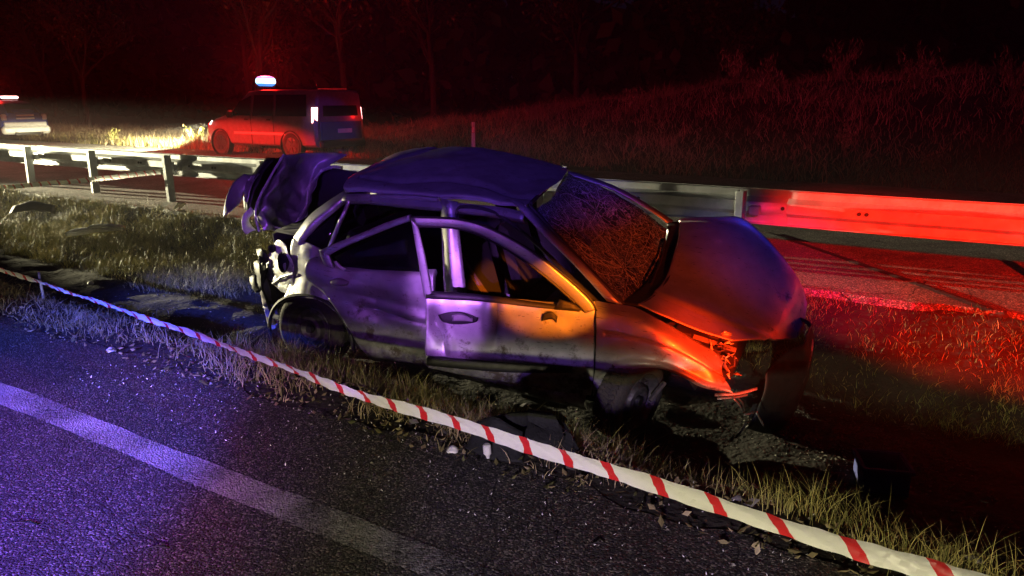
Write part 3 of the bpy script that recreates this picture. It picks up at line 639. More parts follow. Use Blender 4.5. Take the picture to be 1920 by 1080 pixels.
# quarter panel with wheel arch
patch('quarter_panel', [row([(549, 448), (580, 456), (612, 474), (626, 490)], [-.74, -.765, -.775, -.775]), row([(546, 470), (572, 482), (596, 494), (620, 505)], [-.76, -.80, -.81, -.81]), row([(548, 505), (568, 513), (590, 522), (615, 535)], [-.76, -.815, -.83, -.82]), row([(540, 545), (565, 547), (592, 552), (622, 566)], [-.77, -.83, -.84, -.835]), row([(521, 572), (545, 560), (592, 561), (628, 584)], [-.78, -.835, -.85, -.84])], 'paint', car, 12, 12, .006, .010, 12, 6., fold=(.010, 5., 1.1))
o_ = MB(); o_.tube([tuple(p) for p in crom(row([(508, 640), (506, 600), (520, 570), (548, 555), (592, 557), (632, 582), (655, 620), (664, 660)], -.84), 4)], .016, 6); o_.build('arch_lip', 'black', car)
# rear inner sheet metal where the lamp was
tailp = patch('lamp_housing', [row([(512, 462), (520, 450), (533, 456), (540, 470)], [-.66, -.70, -.73, -.75]), row([(502, 480), (516, 478), (534, 482), (547, 488)], [-.60, -.68, -.74, -.77]), row([(498, 505), (514, 508), (532, 512), (550, 515)], [-.58, -.68, -.75, -.78]), row([(500, 520), (516, 530), (532, 538), (549, 540)], [-.60, -.70, -.76, -.79]), row([(516, 534), (526, 545), (536, 552), (543, 553)], [-.66, -.72, -.77, -.79])], 'bare', car, 10, 10, .006, .016, 22, 2., fold=(.012, 9., 1.9))
for (u, v, ru, rv, yy) in ((531, 492, .040, .075, -.775), (511, 466, .028, .03, -.70)):
    c = cp(u, v, yy); mb = MB().lathe([(.03, .001), (.03, .95), (0, 1.0), (-.012, 1.06), (0, 1.12)], 18)
    link_mesh('hole_dark_dish', [(c[0] + p[0] * ru, c[1] + p[1] - .005, c[2] + p[2] * rv) for p in mb.v], mb.f, 'black', tailp)  # black dish, its colour stands in for the dark of a hole
o_ = MB(); o_.tube([tuple(p) for p in row([(512, 532), (527, 520), (550, 513)], [-.70, -.76, -.80])], .012, 6); o_.build('lamp_rib', 'bare', tailp)
# crumpled rear bumper remains
rb_ = [(482, 492, 490, 545), (490, 520, 500, 575), (474, 520, 486, 550), (497, 560, 510, 612), (486, 470, 494, 500), (506, 575, 513, 620)]
for i, (u0, v0, u1, v1) in enumerate(rb_):
    patch('bumper_shard', [row([(u0 - 6, v0), (u0 - 2, (v0 + v1) / 2), (u1 - 7, v1)], [-.60 + .03 * i, -.66, -.62]), row([(u0 + 2, v0 - 4), (u0 + 6, (v0 + v1) / 2), (u1, v1 - 3)], [-.64, -.70 + .02 * i, -.68]), row([(u0 + 12, v0), (u0 + 16, (v0 + v1) / 2 + 4), (u1 + 6, v1 - 8)], [-.60, -.63, -.62])], 'black' if i % 2 == 0 else 'purp', car, 3, 3, .008, .02, 25, i)
patch('rear_bumper', [[(-.62, -.66, .58), (-.80, -.3, .60), (-.86, .1, .60), (-.80, .5, .58), (-.6, .78, .55)], [(-.66, -.70, .42), (-.85, -.3, .42), (-.9, .1, .42), (-.84, .5, .42), (-.62, .8, .42)], [(-.58, -.66, .2), (-.76, -.3, .2), (-.8, .1, .2), (-.76, .5, .22), (-.56, .76, .24)]], 'black', car, 5, 4, .012, .05, 9, 3., (1, 0, 0))
# sill
patch('sill', [[(.32, -.74, .30), (1.2, -.76, .28), (2.2, -.77, .27)], [(.32, -.80, .22), (1.2, -.82, .19), (2.2, -.83, .18)], [(.32, -.74, .13), (1.2, -.76, .11), (2.2, -.77, .11)]], 'paint', car, 5, 4, .008)
# far side, floor, bulkheads, interior
patch('far_side', [[(-.6, .66, .93), (.3, .74, .93), (1.2, .76, .93), (2.2, .72, .93)], [(-.6, .80, .7), (.3, .84, .7), (1.2, .85, .7), (2.2, .84, .7)], [(-.5, .78, .4), (.5, .83, .35), (1.2, .84, .3), (2.0, .83, .3)], [(-.45, .72, .3), (.5, .77, .16), (1.2, .78, .14), (2.0, .77, .14)]], 'paint', car, 4, 4, .01)
for a, b in (((1.0, .80), (1.14, .80)),):
    patch('pillar', [[(a[0], .74, .92), (a[0] + .02, .64, 1.36)], [(b[0], .74, .92), (b[0] + .02, .64, 1.36)]], 'inside', car, 2, 2, .02)
patch('far_door_trim', [[(-.5, .63, .92), (.3, .70, .92), (1.2, .72, .92), (2.1, .68, .92)], [(-.5, .72, .6), (.5, .78, .6), (1.2, .79, .6), (2.0, .78, .6)], [(-.45, .70, .25), (.5, .74, .2), (1.2, .75, .2), (2.0, .74, .2)]], 'inside', car, 4, 4, .01)
patch('floor_pan', [[(-.55, -.70, .2), (1., -.74, .15), (2.4, -.70, .16)], [(-.55, .7, .2), (1., .76, .15), (2.4, .7, .16)]], 'inside', car, 3, 2, .02)
patch('firewall', [[(2.24, -.70, .80), (2.26, 0, .84), (2.24, .7, .86)], [(2.35, -.70, .2), (2.38, 0, .2), (2.35, .7, .2)]], 'inside', car, 3, 2, .02)
patch('rear_shelf', [[(.05, -.66, .92), (.05, 0, .94), (.05, .66, .92)], [(-.5, -.64, .92), (-.5, 0, .94), (-.5, .64, .92)]], 'inside', car, 3, 2, .015)
patch('rear_bulkhead', [[(-.5, -.66, .9), (-.58, 0, .92), (-.5, .66, .9)], [(-.52, -.66, .2), (-.55, 0, .2), (-.52, .66, .2)]], 'inside', car, 3, 3, .02, .04, 9, 2., (1, 0, 0))
def seat(x, y, rear=False, wdt=.48):
    mb = MB(); mb.box((x, y, .36), (.48, wdt, .16), None, .4)
    rot = Matrix.Rotation(R(-18), 3, 'Y'); mb.box((x - .30, y, .70), (.14, wdt, .62), rot, .4)
    o = mb.build('seat', 'cloth', car)
    for yy in ((y,) if not rear else (y - .3, y + .3)):
        h = MB(); h.box((x - .42, yy, 1.08), (.10, .26, .18), rot, .42); h.tube([(x - .40, yy - .06, .95), (x - .415, yy - .06, 1.03)], .007); h.tube([(x - .40, yy + .06, .95), (x - .415, yy + .06, 1.03)], .007)
        h.build('headrest', 'cloth', o)
    return o
seat(1.45, -.36); seat(1.45, .36); seat(.55, 0, True, 1.2)
MB().tube([tuple(p) for p in crom([(1.06, -.66, 1.18), (1.14, -.58, .95), (1.28, -.42, .62), (1.34, -.2, .42)], 4)], .02, 4).build('seat_belt', mat('belt_webbing', (.10, .075, .07), .8), car)
patch('dashboard', [[(1.80, -.66, .74), (1.78, 0, .76), (1.80, .66, .76)], [(1.98, -.66, .76), (2.0, 0, .80), (1.98, .66, .82)], [(2.2, -.64, .72), (2.22, 0, .78), (2.2, .64, .82)]], 'black', car, 3, 3, .02)
patch('dashboard_front', [[(1.80, -.66, .74), (1.78, 0, .76), (1.80, .66, .76)], [(1.85, -.66, .5), (1.84, 0, .45), (1.85, .66, .5)]], 'black', car, 3, 3, .02)
sw = MB(); cc = Vector((1.68, .36, .78)); rt = Matrix.Rotation(R(-25), 3, 'Y')
sw.tube([tuple(cc + rt @ Vector((0, .18 * math.cos(a), .18 * math.sin(a)))) for a in np.linspace(0, 2 * math.pi, 25)], .014, 6, False)
for a in (0, 2.1, 4.2): sw.tube([tuple(cc), tuple(cc + rt @ Vector((0, .18 * math.cos(a + 1.57), .18 * math.sin(a + 1.57))))], .014, 5)
sw.tube([tuple(cc), (1.87, .36, .68)], .03, 8); sw.build('steering_wheel', 'black', car)

# windscreen
ws = [row([(1000, 392), (1060, 455), (1120, 520), (1166, 565)], [-.53, -.58, -.63, -.66]),
      [cp(1016, 370, -.22) + np.array([.03, 0, 0]), cp(1085, 438, -.2) + np.array([.03, 0, 0]), cp(1150, 500, -.2) + np.array([.03, 0, 0]), cp(1196, 545, -.2)],
      [cp(1036, 347, .18), cp(1110, 408, .2), cp(1180, 465, .2), cp(1228, 505, .2)],
      row([(1058, 324), (1140, 355), (1212, 400), (1250, 432)], [.54, .58, .62, .64])]
def ws_bow(G):
    y = G[..., 1]; G[..., 0] += .05 * (1 - (y / .62) ** 2); G += .010 * vn(G, 11, 3.)[..., None] * np.array([.6, 0, .8]) + .006 * vn(G, 26, 1.)[..., None] * np.array([.6, 0, .8]); return G
wsc = patch('windscreen', ws, 'wglass', car, 9, 9, .006, extra=ws_bow)
wg = ws_bow(loft(ws, 9, 9)); ck_ = MB(); rc = random.Random(5)
def wsp(u, v):
    a, b, _ = wg.shape; x = min(max(u, 0), .999) * (a - 1); y = min(max(v, 0), .999) * (b - 1); i, j = int(x), int(y); fx, fy = x - i, y - j
    return wg[i, j] * (1 - fx) * (1 - fy) + wg[i + 1, j] * fx * (1 - fy) + wg[i, j + 1] * (1 - fx) * fy + wg[i + 1, j + 1] * fx * fy + np.array([.004, -.001, .005])
for (u0, v0, nn, ll) in ((.33, .66, 15, .75), (.12, .30, 9, .5), (.72, .30, 7, .6)):
    for k in range(nn):
        an = rc.uniform(0, 6.283); le = ll * rc.uniform(.2, 1.0); u, v = u0 + .02 * math.cos(an), v0 + .02 * math.sin(an); pl_ = [wsp(u, v)]
        for st_ in range(6):
            an += rc.gauss(0, .30); u += math.cos(an) * le / 6; v += math.sin(an) * le / 6
            if not (0.01 < u < .99 and 0.01 < v < .99): break
            pl_.append(wsp(u, v))
        if len(pl_) > 1: ck_.tube([tuple(q) for q in pl_], .0010, 4)
ck_.build('crack_lines', 'bare', wsc)
o_ = MB(); o_.tube([tuple(p + np.array([.0, 0, .012])) for p in crom(row([(995, 385), (1018, 362), (1040, 340), (1062, 320)], [-.54, -.22, .2, .56]), 6)], .016, 6); o_.build('windscreen_trim', 'black', wsc)
o_ = MB(); o_.tube([tuple(p + np.array([.005, -.01, .01])) for p in crom(row([(992, 386), (1056, 456), (1118, 520), (1170, 572)], [-.55, -.60, -.65, -.68]), 5)], .013, 6); o_.build('windscreen_trim', 'black', wsc)
# wiper cowl
patch('wiper_cowl', [row([(1156, 566), (1196, 546), (1230, 505), (1252, 440), (1250, 420)], [-.66, -.3, .15, .55, .66]), row([(1172, 570), (1215, 550), (1252, 505), (1275, 450), (1268, 416)], [-.66, -.3, .15, .55, .66]), row([(1200, 574), (1236, 548), (1266, 500), (1276, 452), (1272, 420)], [-.66, -.3, .15, .55, .66])], 'black', car, 5, 4, .014)
for yy, a in ((-.05, .0), (.3, .1)):
    o_ = MB(); o_.tube([tuple(cp(1215, 540, -.25 + a) + np.array([.02, 0, .03])), tuple(cp(1240, 490, .2 + a) + np.array([.0, 0, .03])), tuple(cp(1246, 455, .45 + a * .5) + np.array([0, 0, .03]))], .010, 5); o_.build('wiper', 'black', car)

# bonnet, popped and tented on the far side
bon = [row([(1196, 572), (1235, 590), (1280, 610), (1320, 625), (1350, 634), (1372, 641)], -.66),
       row([(1222, 556), (1262, 573), (1310, 594), (1360, 614), (1400, 628), (1425, 638)], -.40),
       row([(1250, 518), (1300, 536), (1352, 560), (1405, 588), (1448, 614), (1468, 638)], -.02),
       row([(1268, 462), (1325, 470), (1390, 496), (1440, 536), (1480, 585), (1494, 636)], .34),
       row([(1274, 426), (1335, 424), (1398, 440), (1450, 487), (1496, 545), (1506, 612)], .58),
       row([(1272, 413), (1332, 410), (1391, 411), (1444, 457), (1494, 522), (1513, 570)], .64)]
def bon_x(G):
    a, b, _ = G.shape; v = np.linspace(0, 1, a)[:, None]; u = np.linspace(0, 1, b)[None]
    G[..., 2] += -.010 * np.exp(-((v - .21 - .03 * u) / .012) ** 2) + .012 * np.exp(-((v - .24 - .03 * u) / .03) ** 2)
    return G
patch('bonnet', bon, 'paint', car, 12, 12, .010, .008, 4, 2., (0, 0, 1), bon_x, (.008, 1.8, 2.3))
# near front wing
fen = [row([(1116, 564), (1150, 570), (1192, 577), (1245, 606), (1300, 640), (1340, 660), (1356, 678)], [-.76, -.74, -.72, -.72, -.72, -.70, -.66]),
       row([(1118, 590), (1150, 592), (1190, 598), (1240, 622), (1292, 652), (1330, 675), (1352, 694)], [-.83, -.82, -.81, -.81, -.80, -.78, -.74]),
       row([(1118, 632), (1150, 632), (1190, 638), (1240, 650), (1290, 670), (1330, 694), (1358, 712)], [-.855, -.855, -.855, -.85, -.84, -.82, -.78]),
       row([(1116, 690), (1140, 675), (1172, 664), (1225, 668), (1280, 686), (1325, 708), (1366, 724)], [-.84, -.845, -.855, -.86, -.855, -.84, -.80]),
       row([(1112, 742), (1130, 717), (1165, 697), (1212, 689), (1262, 697), (1312, 724), (1376, 738)], [-.83, -.84, -.86, -.87, -.87, -.86, -.82])]
def fen_x(G):
    a, b, _ = G.shape; v = np.linspace(0, 1, a)[:, None]; u = np.linspace(0, 1, b)[None]
    G[..., 1] += .014 * np.exp(-((v - .47) / .018) ** 2) * (u > .08) - .02 * np.exp(-((v - .9) / .06) ** 2)
    G[..., 1] += .02 * vn(G, 20, 3.) * sstep(.75, 1, u)
    return G
patch('front_wing', fen, 'paint', car, 12, 12, .007, .004, 7, 5., (0, 1, 0), fen_x, (.008, 4., 3.1))
o_ = MB(); o_.tube([tuple(p) for p in crom(row([(1196, 585), (1250, 612), (1310, 648), (1352, 672)], [-.68, -.67, -.66, -.64]), 4)], .02, 5); o_.build('bonnet_gap_seal', 'black', car)
patch('front_wing', [[(2.25, .74, 1.0), (2.8, .72, .95), (3.2, .68, .78)], [(2.25, .84, .75), (2.8, .85, .72), (3.2, .78, .6)], [(2.25, .84, .3), (2.55, .86, .60), (3.2, .8, .4)]], 'paint', car, 5, 4, .008, .02, 6, 3.)
# arch liner and suspension
patch('arch_liner', [[(2.16, -.62, .15), (2.2, -.62, .42), (2.42, -.62, .58), (2.68, -.62, .56), (2.86, -.62, .35)], [(2.16, -.30, .15), (2.2, -.30, .42), (2.42, -.3, .60), (2.68, -.3, .58), (2.86, -.3, .35)]], 'black', car, 4, 3, .01)
o_ = MB(); o_.tube([(2.45, -.62, .25), (2.44, -.40, .22), (2.40, -.2, .2)], .03, 6); o_.tube([(2.47, -.60, .3), (2.45, -.55, .75)], .025, 6); o_.tube([(2.62, -.80, .30), (2.68, -.70, .40)], .018, 6); o_.build('suspension', 'steel', car)
# engine bay mass
eb = MB(); eb.box((2.78, .05, .45), (.5, .75, .42), None, .2); eb.box((2.7, .3, .72), (.3, .3, .12)); eb.box((2.98, .22, .42), (.05, .62, .34)); eb.box((2.75, -.42, .55), (.22, .2, .25)); eb.tube([(2.6, -.3, .6), (2.8, -.5, .66), (3.05, -.45, .6)], .03, 6); eb.build('engine', 'black', car)
# front bumper skin torn on the near side
fb = [[cp(1488, 588, .55) + np.array([.03, 0, -.02]), cp(1518, 606, .30), cp(1510, 640, -.02), cp(1470, 662, -.22), cp(1436, 700, -.38)],
      [cp(1524, 620, .62), cp(1522, 645, .30), cp(1512, 685, -.05), cp(1475, 705, -.25), cp(1432, 728, -.42)],
      [cp(1520, 660, .60), cp(1514, 700, .30), cp(1500, 735, -.05), cp(1462, 752, -.28), cp(1418, 762, -.46)],
      [cp(1512, 690, .58), cp(1500, 740, .26), cp(1484, 778, -.08), cp(1450, 796, -.3), cp(1405, 792, -.48)],
      [cp(1495, 740, .5), cp(1486, 772, .2), cp(1466, 800, -.1), cp(1440, 812, -.3), cp(1398, 802, -.46)]]
bmp = patch('front_bumper', fb, 'black', car, 6, 6, .01, .02, 9, 1., (1, 0, 0))
patch('bumper_paint_strip', [[cp(1521, 622, .5), cp(1525, 650, .28), cp(1516, 690, -.02), cp(1500, 732, -.1)], [cp(1514, 624, .42), cp(1512, 655, .22), cp(1498, 695, -.08), cp(1486, 730, -.14)]], 'paint', car, 5, 3, .006)
patch('bumper_lower_grille', [[cp(1476, 742, 0), cp(1448, 752, -.2), cp(1412, 758, -.4)], [cp(1466, 775, -.02), cp(1440, 784, -.22), cp(1404, 782, -.42)]], 'inside', car, 3, 3, .008)
# torn metal and lamp wreckage at the near headlamp
for i in range(26):
    u = random.gauss(1352, 13); v = random.gauss(672, 20); yy = -.66 + random.uniform(-.05, .12)
    a = cp(u, v, yy); L = random.uniform(.02, .07); dv = np.array([random.gauss(.3, 1), random.gauss(-.4, .6), random.gauss(0, 1)]); dv /= np.linalg.norm(dv); b = a + dv * L; c = b + np.array([random.uniform(-.04, .04), random.uniform(-.03, .03), random.uniform(-.04, .04)])
    if i % 3 == 0: MB().tube([tuple(a), tuple(b), tuple(c)], .006, 5).build('torn_bracket', 'steel', car)
    else: patch('metal_shard', [[a, b], [a + np.array([.02, -.01, .02]), c]], 'bare' if i % 3 == 1 else 'paint', car, 3, 3, .003, .01, 40, i)
for (p0, p1, p2, w) in (((1340, 738), (1385, 735), (1420, 726), 5), ((1345, 745), (1380, 742), (1402, 738), 4), ((1376, 745), (1388, 760), (1392, 770), 3), ((1418, 770), (1426, 785), (1432, 795), 5), ((1395, 776), (1405, 774), (1414, 772), 3)):
    patch('bumper_shard', [row([p0, p1, p2], [-.84, -.78, -.70]), row([(p0[0], p0[1] + w), (p1[0], p1[1] + w), (p2[0], p2[1] + w)], [-.86, -.80, -.72])], 'paint', car, 4, 2, .006)
for (p0, p1) in (((1350, 745), (1362, 765)), ((1380, 742), (1396, 770)), ((1400, 790), (1380, 820))):
    a = cp(*p0, -.78); b = cp(*p1, -.74); MB().tube([tuple(a), tuple((a + b) / 2 + np.array([.01, 0, .01])), tuple(b)], .005, 5).build('loose_wire', 'steel', car)

# near front door, swung open about its front edge
hin = np.array([2.22, -.82, .6]); rea = np.array([1.155, -1.10, .6]); dd = (rea - hin) / np.linalg.norm(rea - hin); dn = np.array([dd[1], -dd[0], 0.]); dn = dn if dn[1] < 0 else -dn
def fd(u, v, off=0.): return cpl(u, v, hin, dn) + dn * off
fdo = thing  # (alias kept short)
door_rows = [[fd(797, 556, -.03), fd(860, 560, -.03), fd(930, 566, -.03), fd(1010, 574, -.03), fd(1070, 578, -.03), fd(1115, 572, -.03)],
             [fd(797, 566, .0), fd(860, 570, .0), fd(930, 576, .0), fd(1010, 583, .0), fd(1070, 587, .0), fd(1115, 590, 0)],
             [fd(797, 600, .015), fd(860, 604, .012), fd(930, 606, -.004), fd(1010, 612, .012), fd(1070, 614, .012), fd(1116, 618, .01)],
             [fd(798, 640, .018), fd(860, 644, .012), fd(930, 648, .004), fd(1010, 654, .016), fd(1070, 660, .016), fd(1114, 664, .012)],
             [fd(800, 668, .018), fd(860, 676, .018), fd(930, 684, .012), fd(1010, 694, .018), fd(1070, 700, .018), fd(1112, 706, .012)],
             [fd(801, 690, -.01), fd(860, 702, -.01), fd(930, 714, -.01), fd(1010, 728, -.01), fd(1070, 738, -.01), fd(1108, 742, -.01)]]
fdc = [fd(828, 628), fd(930, 600), fd(812, 598), fd(1030, 592)]
def door_dent(G):
    P2 = G[..., [0, 2]]
    def D(c, sx, sz, k=0.): dx = (P2[..., 0] - c[0]) / sx; dz = (P2[..., 1] - c[2]) / sz; return np.exp(-(dx + k * dz) ** 2 - dz ** 2)
    dsp = -.055 * D(fdc[0], .055, .10, .5) + .035 * D(fdc[0] + np.array([.05, 0, -.03]), .03, .09, .6) - .03 * D(fdc[1], .022, .14) + .018 * D(fdc[1] + np.array([-.05, 0, 0]), .03, .14) - .03 * D(fdc[2], .03, .06) - .014 * D(fdc[3], .05, .03)
    return G + (dsp[..., None] - .028) * dn
fdoor = patch('front_door', door_rows, 'paint', car, 18, 14, .05, .006, 6, 1.5, (0, 1, 0), door_dent, (.009, 2.6, .7))
fdoor['label'] = 'dented silver front door standing open'
def frame_strip(nm, outer, inner, par, fn, th, m='paint', k=6):
    return patch(nm, [[fn(*p) for p in outer], [fn(*p, .004) for p in [((a[0] + b[0]) / 2, (a[1] + b[1]) / 2) for a, b in zip(outer, inner)]], [fn(*p) for p in inner]], m, par, k, 3, th)
frame_strip('window_frame', [(772, 407), (820, 409), (868, 413), (925, 431), (1000, 473), (1062, 522), (1103, 560), (1117, 580)], [(778, 421), (822, 423), (862, 427), (915, 445), (985, 487), (1045, 534), (1080, 566), (1098, 586)], fdoor, fd, .022)
frame_strip('window_frame', [(772, 410), (779, 450), (788, 505), (796, 556)], [(784, 422), (793, 460), (803, 508), (812, 558)], fdoor, fd, .022)
patch('waist_seal', [[fd(800, 545, .0), fd(900, 552, 0), fd(1000, 566, 0), fd(1085, 577, 0)], [fd(800, 558, .02), fd(900, 563, .02), fd(1000, 574, .02), fd(1088, 582, .02)]], 'black', fdoor, 4, 2, .012)
patch('mirror_base', [[fd(1050, 560, .01), fd(1078, 568, .01)], [fd(1040, 578, .02), fd(1092, 580, .02)]], 'black', fdoor, 3, 3, .02)
patch('rub_strip', [[fd(802, 664, .02), fd(880, 671, .022), (fd(960, 678, .018)), fd(1074, 684, .022)], [fd(802, 676, .034), fd(880, 683, .036), fd(960, 690, .032), fd(1074, 693, .034)], [fd(803, 682, .02), fd(880, 689, .022), fd(960, 695, .018), fd(1074, 695, .022)]], 'black', fdoor, 6, 3, .01)
hb_ = MB(); c = fd(858, 594, .012)
hd = patch('door_handle', [[fd(822, 590, -.002), fd(845, 584, .004), fd(870, 585, .004), fd(897, 596, .0)], [fd(826, 597, .0), fd(846, 598, .008), fd(872, 599, .008), fd(896, 600, .0)], [fd(832, 603, -.002), fd(848, 606, .002), fd(872, 606, .002), fd(892, 603, 0)]], 'black', fdoor, 4, 4, .02)
patch('handle_grip', [[fd(850, 588, .03), fd(868, 585, .036), fd(888, 594, .026)], [fd(852, 598, .034), fd(870, 597, .042), fd(888, 600, .028)]], 'purp', hd, 4, 3, .016)
patch('torn_lining', [[fd(1018, 588, .014), fd(1034, 582, .018), fd(1046, 592, .014)], [fd(1016, 600, .016), fd(1036, 596, .022), fd(1044, 604, .016)]], 'black', fdoor, 3, 3, .004)
o_ = MB(); o_.tube([tuple(q) for q in crom([fd(*p, .008) for p in [(786, 424), (822, 425), (862, 429), (914, 447), (984, 489), (1044, 536), (1078, 567)]], 4)], .007, 6); o_.build('window_seal', 'black', fdoor)
o_ = MB(); o_.tube([tuple(q) for q in crom([fd(*p, .010) for p in [(771, 405), (820, 407), (869, 411), (927, 429), (1002, 471), (1064, 520), (1106, 558), (1119, 582)]], 4)], .006, 6); o_.build('window_seal', 'black', fdoor)
# inner trim of the front door
patch('door_card', [[fd(812, 566, -.07), fd(950, 574, -.07), fd(1090, 584, -.07)], [fd(812, 680, -.08), fd(950, 705, -.08), fd(1090, 730, -.08)]], 'inside', fdoor, 3, 3, .02)
# near rear door, sprung loose and leaning out
h2 = np.array([1.08, -.84, .6]); r2_ = np.array([.03, -.94, .6]); d2 = (r2_ - h2) / np.linalg.norm(r2_ - h2); n2 = np.array([d2[1], -d2[0], 0.]); n2 = n2 if n2[1] < 0 else -n2
def rd(u, v, off=0.): return cpl(u, v, h2, n2) + n2 * off
rrows = [[rd(590, 487, -.03), rd(640, 500, -.03), rd(700, 506, -.03), rd(760, 510, -.03), rd(812, 513, -.03)],
         [rd(576, 492, .0), rd(640, 508, .006), rd(700, 514, .0), rd(760, 518, .0), rd(812, 520, 0)],
         [rd(572, 508, .012), rd(640, 530, .02), rd(700, 540, .016), rd(760, 546, .012), rd(814, 548, .012)],
         [rd(576, 524, .0), rd(642, 560, .014), rd(700, 580, -.012), rd(760, 590, .004), rd(816, 594, .012)],
         [rd(600, 532, .008), rd(650, 590, .02), rd(705, 612, .014), rd(760, 624, .002), rd(818, 630, .012)],
         [rd(628, 545, .004), rd(672, 640, .012), rd(715, 655, .008), rd(762, 662, .004), rd(820, 668, 0)],
         [rd(650, 570, -.01), rd(690, 668, -.01), rd(722, 676, -.01), rd(765, 680, -.01), rd(822, 684, -.01)]]
def rdd(G):
    P2 = G[..., [0, 2]]; a = rd(690, 580); b = rd(790, 605)
    l = np.array([b[0] - a[0], b[2] - a[2]]); l /= np.linalg.norm(l); q = (P2[..., 0] - a[0]) * -l[1] + (P2[..., 1] - a[2]) * l[0]; al = (P2[..., 0] - a[0]) * l[0] + (P2[..., 1] - a[2]) * l[1]
    d = (-.025 * np.exp(-(q / .02) ** 2) + .02 * np.exp(-((q - .05) / .03) ** 2)) * sstep(-.15, .1, al)
    return G + (d[..., None] - .022) * n2
rdoor = patch('rear_door', rrows, 'paint', car, 20, 14, .04, .016, 6, 4., (0, 1, 0), rdd, (.020, 3., 2.2))
frame_strip('window_frame', [(770, 402), (730, 415), (680, 436), (630, 456), (600, 470)], [(772, 413), (735, 426), (686, 446), (640, 466), (612, 482)], rdoor, rd, .022)
frame_strip('window_frame', [(600, 468), (604, 482), (612, 498)], [(618, 474), (622, 488), (628, 502)], rdoor, rd, .022)
patch('window_pane', [[rd(625, 482, -.01), rd(690, 452, -.01), rd(770, 420, -.01)], [rd(640, 500, -.01), rd(700, 506, -.01), rd(785, 510, -.01)]], 'glass', rdoor, 3, 3, .005)
patch('door_handle', [[rd(622, 524, .014), rd(640, 520, .02), rd(658, 527, .016)], [rd(624, 530, .024), rd(641, 530, .036), rd(656, 531, .024)], [rd(628, 534, .014), rd(642, 535, .02), rd(652, 534, .016)]], 'purp', rdoor, 4, 4, .008)
patch('torn_seal', [[rd(628, 490, .01), rd(636, 500, .014), rd(648, 507, .012)], [rd(632, 488, .012), rd(640, 496, .02), rd(652, 503, .014)]], 'white', rdoor, 3, 2, .006)
# quarter window
patch('quarter_window', [row([(576, 446), (600, 425), (634, 398)], [-.74, -.70, -.64]), row([(582, 456), (602, 452), (622, 436)], [-.745, -.72, -.69]), row([(600, 466), (610, 466), (616, 462)], [-.755, -.75, -.73])], 'glass', car, 3, 3, .005)
# boot lid thrown up and crumpled
lid = patch('boot_lid', [[cx(528, 291, -.95), cx(505, 335, -.97), cx(484, 378, -.97), cx(480, 405, -.93), cx(484, 432, -.88)],
                         [cx(538, 290, -.90), cx(520, 335, -.88), cx(502, 378, -.88), cx(496, 405, -.86), cx(500, 430, -.84)],
                         [cx(560, 287, -.94), cx(545, 325, -.98), cx(528, 375, -.98), cx(520, 405, -.93), cx(520, 434, -.87)],
                         [cx(598, 286, -.90), cx(580, 325, -1.0), cx(562, 372, -1.02), cx(553, 402, -.95), cx(545, 434, -.86)],
                         [cx(628, 286, -.86), cx(596, 316, -.92), cx(578, 362, -.93), cx(566, 400, -.88), cx(556, 430, -.80)],
                         [cx(652, 290, -.80), cx(606, 318, -.84), cx(584, 360, -.86), cx(572, 398, -.82), cx(562, 424, -.76)]], 'paint', car, 14, 14, .008, .012, 13, 5., (1, 0, 0), None, (.060, 5., .9))
lid['label'] = 'crumpled raised boot lid'
patch('lid_skin', [[cx(500, 296, -1.1), cx(470, 330, -1.12), cx(458, 365, -1.1), cx(458, 392, -1.08)], [cx(515, 296, -1.0), cx(490, 332, -1.0), cx(474, 368, -1.0), cx(470, 398, -1.0)]], 'black', lid, 5, 4, .008, .02, 14, 2., (1, 0, 0))
patch('lid_flange', [[cx(466, 328, -1.1), cx(460, 350, -1.1), cx(456, 376, -1.1)], [cx(486, 326, -1.02), cx(470, 352, -1.02), cx(464, 380, -1.02)]], 'paint', lid, 5, 4, .008, .015, 20, 1., (1, 0, 0))
o_ = MB(); o_.tube([tuple(p) for p in crom([cx(532, 290, -.90), cx(508, 330, -.90), cx(486, 372, -.90), cx(479, 402, -.88), cx(486, 434, -.84)], 5)], .010, 6); o_.build('lid_edge', 'bare', lid)
o_ = MB(); o_.tube([tuple(p) for p in crom([cx(604, 320, -.84), cx(580, 350, -.84), cx(574, 385, -.80), cx(558, 412, -.76), cx(545, 432, -.78), cx(512, 424, -.82)], 5)], .009, 6); o_.build('lid_edge', 'bare', lid)
patch('lid_strut', [[cx(600, 318, -.8), cx(622, 310, -.8), cx(642, 311, -.8)], [cx(600, 324, -.8), cx(622, 317, -.8), cx(642, 318, -.8)]], 'bare', lid, 3, 2, .01)
patch('lid_lamp', [[cx(470, 388, -.98), cx(455, 405, -1.0), cx(454, 428, -1.0), cx(462, 440, -.98)], [cx(475, 394, -.96), cx(462, 408, -.98), cx(463, 424, -.98), cx(472, 434, -.95)], [cx(478, 398, -.96), cx(466, 410, -.98), cx(470, 422, -.98), cx(480, 432, -.93)]], 'white', lid, 5, 3, .012)
pl = patch('spoiler_blade', [[cx(419, 408, -1.15), cx(424, 372, -1.2), cx(438, 342, -1.2), cx(458, 326, -1.15)], [cx(424, 402, -1.12), cx(436, 378, -1.14), cx(450, 352, -1.14), cx(466, 328, -1.1)], [cx(432, 397, -1.1), cx(452, 378, -1.1), cx(460, 352, -1.1), cx(474, 328, -1.05)]], 'paint', lid, 5, 4, .008)
patch('boot_dark_fill', [[cp(566, 322, .45), cp(610, 316, .45), cp(668, 322, .45)], [cp(556, 380, .35), cp(600, 372, .35), cp(655, 360, .35)], [cp(545, 446, .2), cp(590, 430, .2), cp(650, 400, .2)]], 'inside', car, 4, 4, .02, .03, 9, 1.)  # dark sheet closing the gap, its black stands in for boot shade
